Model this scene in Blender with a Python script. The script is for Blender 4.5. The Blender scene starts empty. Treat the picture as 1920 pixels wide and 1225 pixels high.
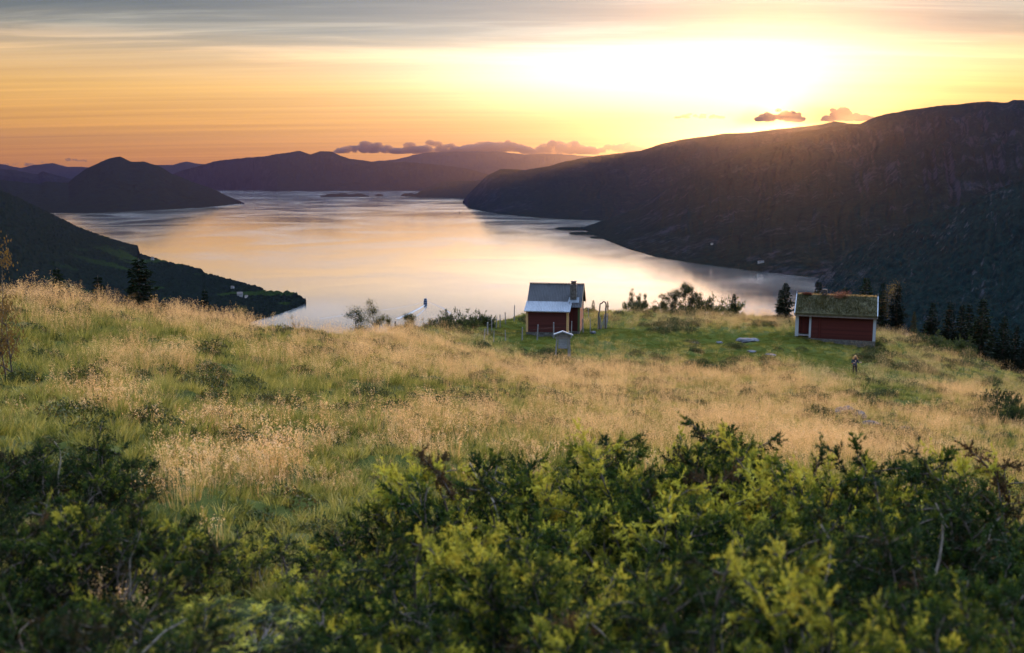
import bpy, bmesh, math, random
import numpy as np
from mathutils import Vector, Matrix

# ------------------------------------------------------------------ camera, sky, sun, exposure
S = bpy.context.scene
F = 1867.0                      # focal length in photo pixels
HORIZON = 325.0
PITCH = math.atan((612.5-HORIZON)/F)
WATER_Z = -400.0
cd = bpy.data.cameras.new("camera"); cam = bpy.data.objects.new("camera", cd)
S.collection.objects.link(cam); S.camera = cam
cam.location = (0, 0, 0)
cam.rotation_euler = (math.pi/2-PITCH, 0, 0)
cd.sensor_width = 36.0; cd.lens = 35.0
cd.clip_start = 0.1; cd.clip_end = 200000.0
cd.dof.use_dof = True; cd.dof.focus_distance = 70.0; cd.dof.aperture_fstop = 1.7

def ray(px, py):
    u = (px-960.0)/F; v = (612.5-py)/F
    cp, sp = math.cos(PITCH), math.sin(PITCH)
    y = cp+v*sp; z = -sp+v*cp
    return u/y, z/y                     # per metre of Y
def at(px, py, Y):
    a, b = ray(px, py); return Vector((a*Y, Y, b*Y))
def on_water(px, py):
    a, b = ray(px, py); Y = WATER_Z/b; return Vector((a*Y, Y, WATER_Z))

_a, _b = ray(1450, 220)
SUN = Vector((_a, 1.0, _b)).normalized()
SUN_EL = math.asin(SUN.z); SUN_AZ = math.atan2(SUN.x, SUN.y)
sl = bpy.data.lights.new("sun", 'SUN'); sl.energy = 5.0; sl.angle = math.radians(0.6); sl.color = (1.0, 0.42, 0.05)
so = bpy.data.objects.new("sun", sl); S.collection.objects.link(so)
so.rotation_euler = (-SUN).to_track_quat('-Z', 'Y').to_euler(); so.location = (100, 400, 300)

S.view_settings.view_transform = 'Standard'; S.view_settings.look = 'None'
S.view_settings.exposure = 1.5; S.view_settings.gamma = 1.0
S.render.engine = 'CYCLES'
S.cycles.use_denoising = True
S.cycles.max_bounces = 6; S.cycles.diffuse_bounces = 2; S.cycles.glossy_bounces = 2
S.cycles.transmission_bounces = 4; S.cycles.transparent_max_bounces = 6; S.cycles.volume_bounces = 0
S.cycles.caustics_reflective = False; S.cycles.caustics_refractive = False

class NT:
    """tiny node helper"""
    def __init__(s, tree): s.t = tree; tree.nodes.clear()
    def n(s, typ, ins=None, **kw):
        nd = s.t.nodes.new(typ)
        for k, v in kw.items(): setattr(nd, k, v)
        for k, v in (ins or {}).items():
            if isinstance(v, bpy.types.NodeSocket): s.t.links.new(v, nd.inputs[k])
            else: nd.inputs[k].default_value = v
        return nd
    def math(s, op, a, b=0.0, c=None, clamp=False):
        d = {0: a, 1: b}
        if c is not None: d[2] = c
        return s.n('ShaderNodeMath', d, operation=op, use_clamp=clamp).outputs[0]
    def ramp(s, fac, stops, interp='LINEAR'):
        r = s.n('ShaderNodeValToRGB', {0: fac}); r.color_ramp.interpolation = interp
        el = r.color_ramp.elements
        while len(el) < len(stops): el.new(0.5)
        for e, (p, c) in zip(el, stops):
            e.position = p; e.color = c if len(c) == 4 else (*c, 1)
        return r.outputs[0]
    def mix(s, fac, a, b, mode='MIX'):
        m = s.n('ShaderNodeMix', data_type='RGBA', blend_type=mode)
        for i, v in ((0, fac), (6, a), (7, b)):
            if isinstance(v, bpy.types.NodeSocket): s.t.links.new(v, m.inputs[i])
            else: m.inputs[i].default_value = v if i == 0 else (v if len(v) == 4 else (*v, 1))
        return m.outputs[2]
def lin(r, g, b):
    f = lambda c: (c/255/12.92) if c/255 <= .04045 else ((c/255+.055)/1.055)**2.4
    return (f(r), f(g), f(b), 1)

# world
W = bpy.data.worlds.new("World"); S.world = W; W.use_nodes = True
w = NT(W.node_tree)
tc = w.n('ShaderNodeTexCoord')
sky = w.n('ShaderNodeTexSky', sky_type='NISHITA', sun_disc=False, sun_elevation=SUN_EL, sun_rotation=SUN_AZ,
          altitude=400.0, air_density=1.0, dust_density=1.5)
D = tc.outputs['Generated']
sep = w.n('ShaderNodeSeparateXYZ', {0: D}); z = sep.outputs['Z']
# wide cirrus streaks on a plane high above: stretch by 1/z
zz = w.math('MAXIMUM', z, 0.012)
sx = w.math('DIVIDE', sep.outputs['X'], w.math('ADD', zz, .05)); sy = w.math('DIVIDE', sep.outputs['Y'], w.math('ADD', zz, .05))
pv = w.n('ShaderNodeCombineXYZ', {0: sx, 1: sy, 2: 0.0}).outputs[0]
mp = w.n('ShaderNodeMapping', {0: pv, 'Rotation': (0, 0, 0.12), 'Scale': (0.22, 1.0, 1)}).outputs[0]
st1 = w.n('ShaderNodeTexNoise', {'Vector': mp, 'Scale': 1.6, 'Detail': 8.0, 'Roughness': 0.62, 'Distortion': 0.6}).outputs[0]
mp2 = w.n('ShaderNodeMapping', {0: pv, 'Rotation': (0, 0, -0.1), 'Scale': (0.1, 1.3, 1), 'Location': (3, 1, 0)}).outputs[0]
st2 = w.n('ShaderNodeTexNoise', {'Vector': mp2, 'Scale': 2.0, 'Detail': 4.0, 'Roughness': 0.55, 'Distortion': 0.2}).outputs[0]
ddot = w.n('ShaderNodeVectorMath', {0: D, 1: tuple(SUN)}, operation='DOT_PRODUCT').outputs['Value']
base = w.ramp(w.math('MULTIPLY', z, 2.0, clamp=True), [
    (0.00, lin(184, 118, 58)), (0.035, lin(208, 138, 52)), (0.09, lin(218, 156, 62)), (0.16, lin(214, 166, 86)),
    (0.22, lin(208, 176, 128)), (0.265, lin(158, 158, 146)), (0.33, lin(122, 138, 142)), (0.50, lin(160, 172, 186)), (1.0, lin(150, 168, 198))])
# darker towards the left edge, paler towards the sun
dd = w.math('MAXIMUM', ddot, 0.0)
wide = w.math('POWER', dd, 7.0)
hot = w.math('POWER', dd, 1500.0)
over = w.ramp(z, [(0.22, (0, 0, 0)), (0.50, (1, 1, 1))])
UP = Vector((math.sin(SUN_AZ)*.72, math.cos(SUN_AZ)*.72, .69)).normalized()      # bright patch added overhead, out of view, to light tops from the front
upd = w.math('MAXIMUM', w.n('ShaderNodeVectorMath', {0: D, 1: tuple(UP)}, operation='DOT_PRODUCT').outputs['Value'], 0.0)
over = w.math('MULTIPLY', over, w.math('MULTIPLY_ADD', w.math('POWER', upd, 3.0), 4.9, 0.42))
lum = w.math('ADD', w.math('MULTIPLY_ADD', wide, 0.18, 0.43), w.math('MULTIPLY', over, 1.0))
lum = w.math('MULTIPLY', lum, w.ramp(z, [(0.0, (.90,)*3), (0.10, (.80,)*3), (0.125, (.52,)*3), (0.16, (.36,)*3), (0.26, (.42,)*3), (0.45, (.75,)*3)]))
lum = w.math('MULTIPLY', lum, 1.46)
c = w.n('ShaderNodeVectorMath', {0: base, 3: lum}, operation='SCALE').outputs[0]
streak = w.ramp(st1, [(0.38, (0.66, 0.73, 0.80)), (0.50, (1, 1, 1)), (0.62, (1.9, 1.75, 1.62))])
streak2 = w.ramp(st2, [(0.36, (0.88, 0.86, 0.84)), (0.52, (1, 1, 1)), (0.66, (1.13, 1.12, 1.10))])
hi = w.ramp(z, [(0.09, (0, 0, 0)), (0.14, (1, 1, 1))])
c = w.mix(hi, c, w.mix(1.0, c, streak, 'MULTIPLY'))
c = w.mix(1.0, c, streak2, 'MULTIPLY')
# the veil of lit cloud beside the sun, cut off above by a darker bank of cloud
ax = w.math('DIVIDE', sep.outputs['X'], w.math('MAXIMUM', sep.outputs['Y'], .05))
def gauss(a0, sa, z0, sz):
    p = w.math('POWER', w.math('ABSOLUTE', w.math('DIVIDE', w.math('SUBTRACT', ax, a0), sa)), 2.0)
    q = w.math('POWER', w.math('ABSOLUTE', w.math('DIVIDE', w.math('SUBTRACT', z, z0), sz)), 2.0)
    return w.math('EXPONENT', w.math('MULTIPLY', w.math('ADD', p, q), -1.0))
veil = w.math('MULTIPLY', gauss(.13, .190, .094, .046), 0.34)
veil2 = w.math('MULTIPLY', gauss(.10, .30, .11, .10), .11)
bank = w.ramp(w.math('ADD', z, w.math('MULTIPLY', w.math('SUBTRACT', st2, 0.5), 0.07)), [(0.116, (1, 1, 1)), (0.136, (0.06, 0.06, 0.06))])
low = w.ramp(z, [(0.0, (0.45, 0.26, 0.08)), (0.045, (.75, .52, .24)), (0.065, (1.0, .84, .58)), (.09, (1.0, .95, .88))])
g1 = w.n('ShaderNodeVectorMath', {0: low, 3: veil}, operation='SCALE').outputs[0]
g1 = w.mix(1.0, g1, bank, 'MULTIPLY')
g3 = w.n('ShaderNodeVectorMath', {0: (1.0, .92, .80), 3: veil2}, operation='SCALE').outputs[0]
g2 = w.n('ShaderNodeVectorMath', {0: (.8, .45, 0.15), 3: hot}, operation='SCALE').outputs[0]
for g_ in (g1, g2, g3):
    c = w.n('ShaderNodeVectorMath', {0: c, 1: g_}, operation='ADD').outputs[0]
bg1 = w.n('ShaderNodeBackground', {0: c, 1: 1.0})
clear = w.ramp(z, [(0.0, (.04, .04, .04)), (0.2, (.10, .10, .10)), (0.45, (1, 1, 1))])   # the cloud veil hides the low sky
bg2 = w.n('ShaderNodeBackground', {0: w.mix(1.0, sky.outputs[0], clear, 'MULTIPLY'), 1: 0.06})
ad = w.n('ShaderNodeAddShader', {0: bg1.outputs[0], 1: bg2.outputs[0]})
w.n('ShaderNodeOutputWorld', {0: ad.outputs[0]})

# ------------------------------------------------------------------ helpers
def tag(o, label=None, cat=None, group=None, kind=None):
    if label: o["label"] = label
    if cat: o["category"] = cat
    if group: o["group"] = group
    if kind: o["kind"] = kind
    return o
def link(o, parent=None):
    S.collection.objects.link(o)
    if parent is not None: o.parent = parent
    return o
def empty(name, loc=(0, 0, 0), rz=0.0, sc=1.0):
    o = bpy.data.objects.new(name, None); o.location = loc; o.rotation_euler = (0, 0, rz)
    o.scale = (sc, sc, sc) if not hasattr(sc, '__len__') else sc
    o.empty_display_size = 0.2
    return link(o)
def npmesh(name, V, faces, mat=None, smooth=False, attrs=None):
    """V Nx3, faces = list of arrays (each MxK)"""
    me = bpy.data.meshes.new(name)
    V = np.asarray(V, dtype=np.float32)
    if isinstance(faces, np.ndarray): faces = [faces]
    faces = [f for f in faces if len(f)]
    me.vertices.add(len(V)); me.vertices.foreach_set('co', V.ravel())
    loops = np.concatenate([f.ravel() for f in faces]).astype(np.int32)
    tot = np.concatenate([np.full(len(f), f.shape[1]) for f in faces]).astype(np.int32)
    start = np.concatenate([[0], np.cumsum(tot)[:-1]]).astype(np.int32)
    me.loops.add(len(loops)); me.loops.foreach_set('vertex_index', loops)
    me.polygons.add(len(tot)); me.polygons.foreach_set('loop_start', start); me.polygons.foreach_set('loop_total', tot)
    me.polygons.foreach_set('use_smooth', np.full(len(tot), smooth))
    me.update(calc_edges=True)
    for k, v in (attrs or {}).items():
        v = np.asarray(v, dtype=np.float32)
        if v.ndim == 1:
            a = me.attributes.new(k, 'FLOAT', 'POINT'); a.data.foreach_set('value', v)
        else:
            a = me.attributes.new(k, 'FLOAT_VECTOR', 'POINT'); a.data.foreach_set('vector', v.ravel())
    if mat: me.materials.append(mat)
    return me
def nobj(name, V, faces, mat=None, parent=None, smooth=False, attrs=None):
    return link(bpy.data.objects.new(name, npmesh(name, V, faces, mat, smooth, attrs)), parent)

def _hash(ix, iy, seed):
    h = (ix*374761393 + iy*668265263 + seed*1442695041) & 0xffffffff
    h = ((h ^ (h >> 13))*1274126177) & 0xffffffff
    return ((h ^ (h >> 16)) & 0xffffff)/float(0xffffff)
def vnoise(x, y, seed=0):
    x = np.asarray(x, float); y = np.asarray(y, float)
    ix = np.floor(x).astype(np.int64); iy = np.floor(y).astype(np.int64)
    fx = x-ix; fy = y-iy
    fx = fx*fx*fx*(fx*(fx*6-15)+10); fy = fy*fy*fy*(fy*(fy*6-15)+10)
    a = _hash(ix, iy, seed); b = _hash(ix+1, iy, seed); c_ = _hash(ix, iy+1, seed); d = _hash(ix+1, iy+1, seed)
    return (a*(1-fx)+b*fx)*(1-fy)+(c_*(1-fx)+d*fx)*fy
def fbm(x, y, octv=5, seed=0, gain=.5, ridged=False):
    s = 0; a = 1; t = 0
    for i in range(octv):
        n = vnoise(x*2**i+i*17.3, y*2**i-i*9.1, seed+i)*2-1
        if ridged: n = 1-2*np.abs(n)
        s = s+a*n; t += a; a *= gain
    return s/t
def interp(x, tab, col):
    t = np.array(tab, float); return np.interp(x, t[:, 0], t[:, col])
def grid_faces(nu, nv):
    i = np.arange(nu-1)[:, None]*nv+np.arange(nv-1)[None, :]
    return np.stack([i, i+nv, i+nv+1, i+1], -1).reshape(-1, 4)

# materials
def mat(name): m = bpy.data.materials.new(name); m.use_nodes = True; return m, NT(m.node_tree)
def simple(name, col, rough=.8, noise=0.15, scale=6.0, spec=.3, metallic=0, bump=0.0, stretch=(1, 1, 1), coord='Object'):
    m, t = mat(name)
    co = t.n('ShaderNodeTexCoord').outputs[coord]
    mp = t.n('ShaderNodeMapping', {0: co, 'Scale': stretch}).outputs[0]
    nz = t.n('ShaderNodeTexNoise', {'Vector': mp, 'Scale': scale, 'Detail': 6.0, 'Roughness': .65}).outputs[0]
    a = tuple(max(0, x*(1-noise*2)) for x in col[:3]); b = tuple(min(1, x*(1+noise*2)) for x in col[:3])
    cc = t.ramp(nz, [(0.3, a), (0.7, b)])
    p = t.n('ShaderNodeBsdfPrincipled', {'Base Color': cc, 'Roughness': rough, 'Metallic': metallic, 'Specular IOR Level': spec})
    if bump:
        bn = t.n('ShaderNodeBump', {'Height': nz, 'Strength': bump, 'Distance': 0.02}); t.t.links.new(bn.outputs[0], p.inputs['Normal'])
    t.n('ShaderNodeOutputMaterial', {0: p.outputs[0]})
    return m

# ------------------------------------------------------------------ the near hill
GP = []  # (px, Y, z) control points of the meadow
def g(px, Y, py): GP.append(at(px, py, Y))
for x in (-14, 0, 14):
    GP.append(Vector((x, -8, -2.1)))
for px in (-200, 320, 960, 1500, 2100):
    GP.append(Vector((ray(px, 600)[0]*4, 4, -2.75)))
g(-250, 10, 960); g(-250, 22, 690); g(-250, 36, 540)
g(0, 9, 1060); g(0, 18, 760); g(0, 28, 640); g(0, 38, 566)
g(320, 10, 1060); g(320, 20, 790); g(320, 30, 690); g(320, 45, 603)
g(640, 10, 1090); g(640, 20, 820); g(640, 35, 705); g(640, 50, 660); g(640, 62, 632)
g(860, 60, 680); g(860, 85, 634); g(860, 100, 610)
g(1000, 9, 1140); g(1000, 20, 850); g(1000, 40, 755); g(1000, 60, 712); g(1045, 82, 678); g(1000, 100, 632); g(980, 112, 600)
g(1160, 100, 625); g(1160, 118, 588)
g(1300, 25, 860); g(1300, 45, 780); g(1300, 75, 703); g(1300, 100, 645); g(1300, 125, 592)
g(1480, 100, 634); g(1600, 9, 1170); g(1600, 28, 872); g(1600, 45, 806); g(1600, 80, 708); g(1640, 101, 648); g(1600, 122, 612)
g(1780, 105, 664); g(1780, 70, 740); g(1900, 95, 705); g(1900, 72, 765); g(1900, 45, 850); g(1900, 25, 925); g(2150, 85, 790); g(2150, 40, 930); g(2150, 10, 1200)
P = np.array([[p.x, p.y] for p in GP]); Zc = np.array([p.z for p in GP])
def _k(r2): return np.where(r2 > 1e-9, .5*r2*np.log(r2+1e-12), 0)
_n = len(P)
_A = np.zeros((_n+3, _n+3))
_r2 = ((P[:, None]-P[None])**2).sum(-1)
_A[:_n, :_n] = _k(_r2)+np.eye(_n)*2.0
_A[:_n, _n] = 1; _A[:_n, _n+1:] = P; _A[_n, :_n] = 1; _A[_n+1:, :_n] = P.T
_w = np.linalg.solve(_A, np.concatenate([Zc, [0, 0, 0]]))
CREST = [(-600, 34), (-300, 36), (0, 38), (320, 45), (480, 52), (640, 62), (760, 80), (860, 100), (1000, 116), (1160, 119), (1300, 126),
         (1450, 126), (1600, 123), (1700, 115), (1780, 107), (1900, 97), (2200, 86), (2600, 80)]
def crest_y(x, y): return interp(960+F*np.asarray(x)/np.maximum(y, 4.0)*1.0, CREST, 1)
def ground(x, y, micro=True):
    x = np.atleast_1d(np.asarray(x, float)); y = np.atleast_1d(np.asarray(y, float))
    yc = crest_y(x, y)
    s = np.maximum(0, y-yc)
    k = np.where(s > 0, yc/np.maximum(y, 1e-6), 1)
    X = x*k; Y = np.minimum(y, yc)
    X = np.clip(X, -70, 110)
    z = np.zeros_like(X)
    for i in range(0, len(X), 20000):
        sl_ = slice(i, i+20000)
        r2 = (X[sl_, None]-P[None, :, 0])**2+(Y[sl_, None]-P[None, :, 1])**2
        z[sl_] = _k(r2)@_w[:_n]+_w[_n]+_w[_n+1]*X[sl_]+_w[_n+2]*Y[sl_]
    z = z-0.62*s*s/(s+9.0)-.1*s
    if micro:
        f = np.clip((y-2)/8, 0, 1)
        lawn = lawn_mask(x, y)
        t1 = np.maximum(0, fbm(x/1.5+.4*fbm(x, y, 2, 6), y/1.5, 3, 5, .6))      # tussocks
        z = z+f*(0.16*fbm(x/6, y/6, 3, 3)+(0.50*t1)*(1-.65*lawn)+.03*fbm(x*1.5, y*1.5, 2, 8))
    return z
def blob(x, y, px, py, rx, ry):   # soft patch centred on a spot of the hill, radii in metres
    c_ = SPOT.get((px, py))
    return np.exp(-(((x-c_[0])/rx)**2+((y-c_[1])/ry)**2))
SPOT = {}
def spot(px, py):
    """where the line of sight through a photo pixel first meets the hill"""
    a, b = ray(px, py); Y = np.linspace(3, 150, 1500)
    gz = ground(a*Y, Y, micro=False); hit = np.nonzero(gz >= b*Y)[0]
    k = hit[0] if len(hit) else len(Y)-1
    return (a*Y[k], Y[k])
LAWN = [(900, 622, 2.2, 6), (960, 615, 3.0, 7), (960, 645, 4, 5), (1020, 640, 5, 5), (1100, 625, 4, 4), (1180, 628, 3, 6), (1230, 650, 4, 5),
        (1330, 640, 7, 4), (1420, 640, 7, 4), (1480, 645, 4, 4), (1530, 672, 3.5, 4), (1590, 692, 2.0, 3), (1603, 714, 1.6, 3), (1650, 735, 1.6, 3), (1390, 668, 6, 3), (1320, 672, 4, 3), (1560, 690, 2.5, 3)]
def lawn_mask(x, y):
    m = np.zeros_like(np.asarray(x, float))
    for (px, py, rx, ry) in LAWN:
        m = np.maximum(m, blob(x, y, px, py, rx, ry))
    m = m*1.5+.65*fbm(np.asarray(x)/1.8, np.asarray(y)/2.4, 4, 77)-.30
    return np.clip(m, 0, 1)
for (px, py, rx, ry) in LAWN: SPOT[(px, py)] = spot(px, py)
def gz1(x, y): return float(ground(x, y)[0])

def make_soil():
    m, t = mat("soil_and_moss")
    co = t.n('ShaderNodeTexCoord').outputs['Object']
    a = t.n('ShaderNodeTexNoise', {'Vector': co, 'Scale': .8, 'Detail': 8.0, 'Roughness': .7}).outputs[0]
    b = t.n('ShaderNodeTexNoise', {'Vector': co, 'Scale': 9.0, 'Detail': 5.0, 'Roughness': .7}).outputs[0]
    c1 = t.ramp(a, [(0.3, (.030, .036, .010)), (0.5, (.055, .065, .016)), (0.65, (.10, .085, .035))])
    lw = t.n('ShaderNodeAttribute', attribute_name='lawn').outputs['Fac']
    c2 = t.mix(lw, c1, t.ramp(b, [(0.3, (.030, .042, .008)), (0.7, (.060, .072, .014))]))
    c3 = t.mix(t.math('MULTIPLY', b, .6), c2, (.02, .02, .008))
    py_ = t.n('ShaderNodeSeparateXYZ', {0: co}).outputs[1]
    lit = t.ramp(t.math('ADD', t.math('MULTIPLY', py_, .05), t.math('MULTIPLY', a, .3)), [(.52, (1, 1, 1)), (.62, (0, 0, 0))])   # needle litter, painted near-black for the shade under the junipers
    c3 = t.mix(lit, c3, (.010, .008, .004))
    p = t.n('ShaderNodeBsdfPrincipled', {'Base Color': c3, 'Roughness': 1.0, 'Specular IOR Level': 0.0})
    bn = t.n('ShaderNodeBump', {'Height': b, 'Strength': .8, 'Distance': .06}); t.t.links.new(bn.outputs[0], p.inputs['Normal'])
    t.n('ShaderNodeOutputMaterial', {0: p.outputs[0]}); return m
def build_ground():
    ny, nx = 620, 520
    e = np.linspace(0, 1, ny)
    Y = -10+14*e+ (np.exp(e*4.35)-1)/(np.exp(4.35)-1)*900
    a = np.linspace(-1, 1, nx)
    X = a[None, :]*(14+.80*np.maximum(Y, 0))[:, None]
    YY = np.repeat(Y[:, None], nx, 1)
    x = X.ravel(); y = YY.ravel()
    z = ground(x, y)
    z = np.maximum(z, WATER_Z-30)
    far = np.clip((y-170)/200, 0, 1)
    z = z+far*25*fbm(x/90, y/90, 4, 11)
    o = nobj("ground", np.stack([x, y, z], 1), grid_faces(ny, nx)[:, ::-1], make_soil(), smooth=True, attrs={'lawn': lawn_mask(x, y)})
    tag(o, kind='structure'); return o
build_ground()

# ------------------------------------------------------------------ the fjord
def make_water():
    m, t = mat("fjord_water")
    co = t.n('ShaderNodeTexCoord').outputs['Object']
    big = t.n('ShaderNodeTexNoise', {'Vector': co, 'Scale': .0011, 'Detail': 5.0, 'Roughness': .6, 'Distortion': 1.2}).outputs[0]
    mp = t.n('ShaderNodeMapping', {0: co, 'Scale': (.6, 1.6, 1), 'Rotation': (0, 0, .15)}).outputs[0]
    rip = t.n('ShaderNodeTexNoise', {'Vector': mp, 'Scale': .02, 'Detail': 7.0, 'Roughness': .7}).outputs[0]
    ro = t.ramp(big, [(0.40, (.085,)*3), (0.64, (.145,)*3)])
    bn = t.n('ShaderNodeBump', {'Height': rip, 'Strength': t.math('MULTIPLY', ro, .5), 'Distance': 2.0})
    gl = t.n('ShaderNodeBsdfGlossy', {'Color': (.96, .96, .96, 1), 'Roughness': ro, 'Normal': bn.outputs[0]})
    df = t.n('ShaderNodeBsdfDiffuse', {'Color': (.03, .045, .06, 1)})
    fr = t.n('ShaderNodeFresnel', {'IOR': 1.6}).outputs[0]
    fr = t.ramp(fr, [(0.0, (.25,)*3), (0.5, (.9,)*3), (1.0, (1,)*3)])
    mx = t.n('ShaderNodeMixShader', {0: fr, 1: df.outputs[0], 2: gl.outputs[0]})
    t.n('ShaderNodeOutputMaterial', {0: mx.outputs[0]}); return m
def build_water():
    V = [(-60000, 300, WATER_Z), (60000, 300, WATER_Z), (60000, 42000, WATER_Z), (-60000, 42000, WATER_Z)]
    o = nobj("fjord_water", V, np.array([[0, 1, 2, 3]]), make_water()); tag(o, kind='structure')
build_water()

# ------------------------------------------------------------------ mountains
def forest_mat(name, forest, rock, rock_amt, s1=.004, s2=.03, field=0.0, bumpd=10.0):
    m, t = mat(name)
    geo = t.n('ShaderNodeNewGeometry')
    co = t.n('ShaderNodeTexCoord').outputs['Object']
    a = t.n('ShaderNodeTexNoise', {'Vector': co, 'Scale': s1, 'Detail': 7.0, 'Roughness': .65}).outputs[0]
    mpv = t.n('ShaderNodeMapping', {0: co, 'Scale': (1, 1, .35)}).outputs[0]
    b = t.n('ShaderNodeTexNoise', {'Vector': mpv, 'Scale': s2, 'Detail': 6.0, 'Roughness': .7}).outputs[0]
    nz = t.n('ShaderNodeSeparateXYZ', {0: geo.outputs['Normal']}).outputs[2]
    steep = t.math('SUBTRACT', 1.0, nz)
    f = t.math('ADD', t.math('MULTIPLY', a, .7), t.math('MULTIPLY', b, .55))
    f = t.math('ADD', f, t.math('MULTIPLY', steep, .35))
    rk = t.ramp(f, [(1.02-rock_amt, (0, 0, 0)), (1.12-rock_amt, (1, 1, 1))])
    fc = t.ramp(b, [(0.3, tuple(v*.45 for v in forest)), (0.7, tuple(v*1.5 for v in forest))])
    rc = t.ramp(b, [(0.3, tuple(v*.6 for v in rock)), (0.7, tuple(v*1.3 for v in rock))])
    c_ = t.mix(rk, fc, rc)
    if field:
        fn = t.n('ShaderNodeTexNoise', {'Vector': co, 'Scale': .0045, 'Detail': 2.0}).outputs[0]
        pz = t.n('ShaderNodeSeparateXYZ', {0: geo.outputs['Position']}).outputs[2]
        lowm = t.ramp(t.math('MULTIPLY', t.math('SUBTRACT', pz, WATER_Z), .005), [(.05, (1, 1, 1)), (.6, (0, 0, 0))])
        fm = t.ramp(fn, [(.60, (0, 0, 0)), (.615, (1, 1, 1))])
        c_ = t.mix(t.math('MULTIPLY', fm, lowm), c_, (.010, .017, .006))
    p = t.n('ShaderNodeBsdfPrincipled', {'Base Color': c_, 'Roughness': 1.0, 'Specular IOR Level': 0.0})
    bn = t.n('ShaderNodeBump', {'Height': b, 'Strength': .9, 'Distance': bumpd}); t.t.links.new(bn.outputs[0], p.inputs['Normal'])
    t.n('ShaderNodeOutputMaterial', {0: p.outputs[0]}); return m

def mountain(name, ridge, foot, m, nu=420, nv=90, amp=.16, rough=1.0, seed=1, scale=None, back=1.2, prof=1.15, canopy=0.0):
    """ridge: (px, py, Y) skyline with distances; foot: (px, py) shoreline on the water"""
    x0 = ridge[0][0]; x1 = ridge[-1][0]
    px = np.linspace(x0, x1, nu)
    ry = interp(px, ridge, 1); rY = interp(px, ridge, 2)
    ry = ry+rough*1.6*fbm(px/26., px*0+seed*3.1, 5, seed, .62)
    fy = interp(px, foot, 1)
    cp, sp = math.cos(PITCH), math.sin(PITCH)
    def rays(px, py):
        u = (px-960)/F; v = (612.5-py)/F; y = cp+v*sp; return u/y, (-sp+v*cp)/y
    ra, rb = rays(px, ry); R = np.stack([ra*rY, rY, np.maximum(rb*rY, WATER_Z-2)], 1)
    fa, fb = rays(px, fy); fY = WATER_Z/fb; Fp = np.stack([fa*fY, fY, np.full_like(fY, WATER_Z)], 1)
    t = np.linspace(-.06, 1, nv)
    T = t[None, :, None]
    Pf = Fp[:, None]+(R-Fp)[:, None]*T
    hh = np.maximum(R[:, 2]-WATER_Z, 4)
    pr = np.where(t < 0, t*1.2, np.sign(t)*np.abs(t)**prof)
    Pf[..., 2] = WATER_Z+hh[:, None]*pr[None]
    sc_ = scale or float(np.median(hh))*.9
    X, Yy = Pf[..., 0], Pf[..., 1]
    env = np.clip(t, 0, 1)[None]**.6*np.clip((1-t)*5, 0, 1)[None]
    n1 = fbm(X/sc_, Yy/sc_, 6, seed, .5, True)
    gl = fbm(px[:, None]/18.+np.zeros_like(X)+fbm(X/sc_, Yy/sc_, 3, seed+4), t[None]*2.2+0*X, 5, seed+9, .6, True)
    Pf[..., 2] += amp*hh[:, None]*env*(n1*.6+gl*.34)
    if canopy:
        Pf[..., 2] += canopy*np.clip(t*12, 0, 1)[None]*(vnoise(X/canopy/1.2, Yy/canopy/1.2, seed)*1.2+vnoise(X/canopy/.5, Yy/canopy/.5, seed+1)*.5)
    nb = 16
    tb = np.linspace(0, 1, nb+1)[1:]
    B = np.repeat(R[:, None], nb, 1)
    ext = (R[:, 1]-Fp[:, 1]); ext = np.maximum(ext, hh*1.2)*back
    kk = (1+tb[None]*ext[:, None]/R[:, 1:2])
    B[..., 0] = R[:, 0:1]*kk; B[..., 1] = R[:, 1:2]*kk
    B[..., 2] = WATER_Z-40+(R[:, 2:3]-WATER_Z+40)*(1-tb[None]**1.5)
    B[..., 2] -= np.abs(.10*hh[:, None]*fbm(B[..., 0]/sc_, B[..., 1]/sc_, 4, seed+3)*np.sin(tb*np.pi)[None])
    A = np.concatenate([Pf, B], 1)
    o = nobj(name, A.reshape(-1, 3), grid_faces(nu, nv+nb)[:, ::-1], m, smooth=True)
    tag(o, kind='structure'); return o

far_m = forest_mat("far_hills", (.008, .009, .009), (.015, .015, .015), .20, .002, .01, bumpd=30)
mid_m = forest_mat("mid_hills", (.005, .007, .005), (.014, .014, .016), .24, .003, .015, bumpd=20)
big_m = forest_mat("mountain_rock_and_birch", (.005, .0075, .0055), (.015, .015, .019), .32, .004, .022, bumpd=18)
near_m = forest_mat("near_slope", (.0045, .0095, .0085), (.026, .028, .033), .22, .008, .05, bumpd=8)
shore_m = forest_mat("wooded_shore", (.0045, .0068, .0055), (.014, .014, .014), .06, .006, .05, field=1.0, bumpd=6)

mountain("far_hills", [(-500, 312, 33000), (-120, 300, 33000), (0, 307, 33000), (40, 315, 33000), (62, 309, 33000), (98, 306, 33000), (125, 313, 33000), (165, 314, 33000),
    (230, 322, 33000), (285, 309, 33000), (325, 309, 33000), (349, 303, 33000), (372, 308, 33000), (400, 310, 33000), (520, 330, 33000)], [(-500, 351), (520, 351)], far_m, seed=21, nv=40)
mountain("far_mountain", [(640, 318, 32000), (680, 305, 32000), (740, 299, 32000), (775, 291, 32000), (800, 286, 32000), (870, 284, 32000), (930, 284, 32000), (980, 289, 32000), (1050, 289, 32000),
    (1100, 292, 32000), (1160, 300, 32000), (1300, 320, 32000)], [(640, 351), (1300, 351)], far_m, seed=22, nv=40)
mountain("distant_slope", [(-500, 318, 20000), (-100, 314, 20000), (0, 316, 20000), (30, 319, 20000), (70, 327, 20000), (80, 321, 20000), (95, 325, 20000), (130, 335, 20000), (180, 348, 20000), (260, 352, 20000)],
    [(-500, 366), (260, 364)], far_m, seed=23, nv=40)
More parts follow.
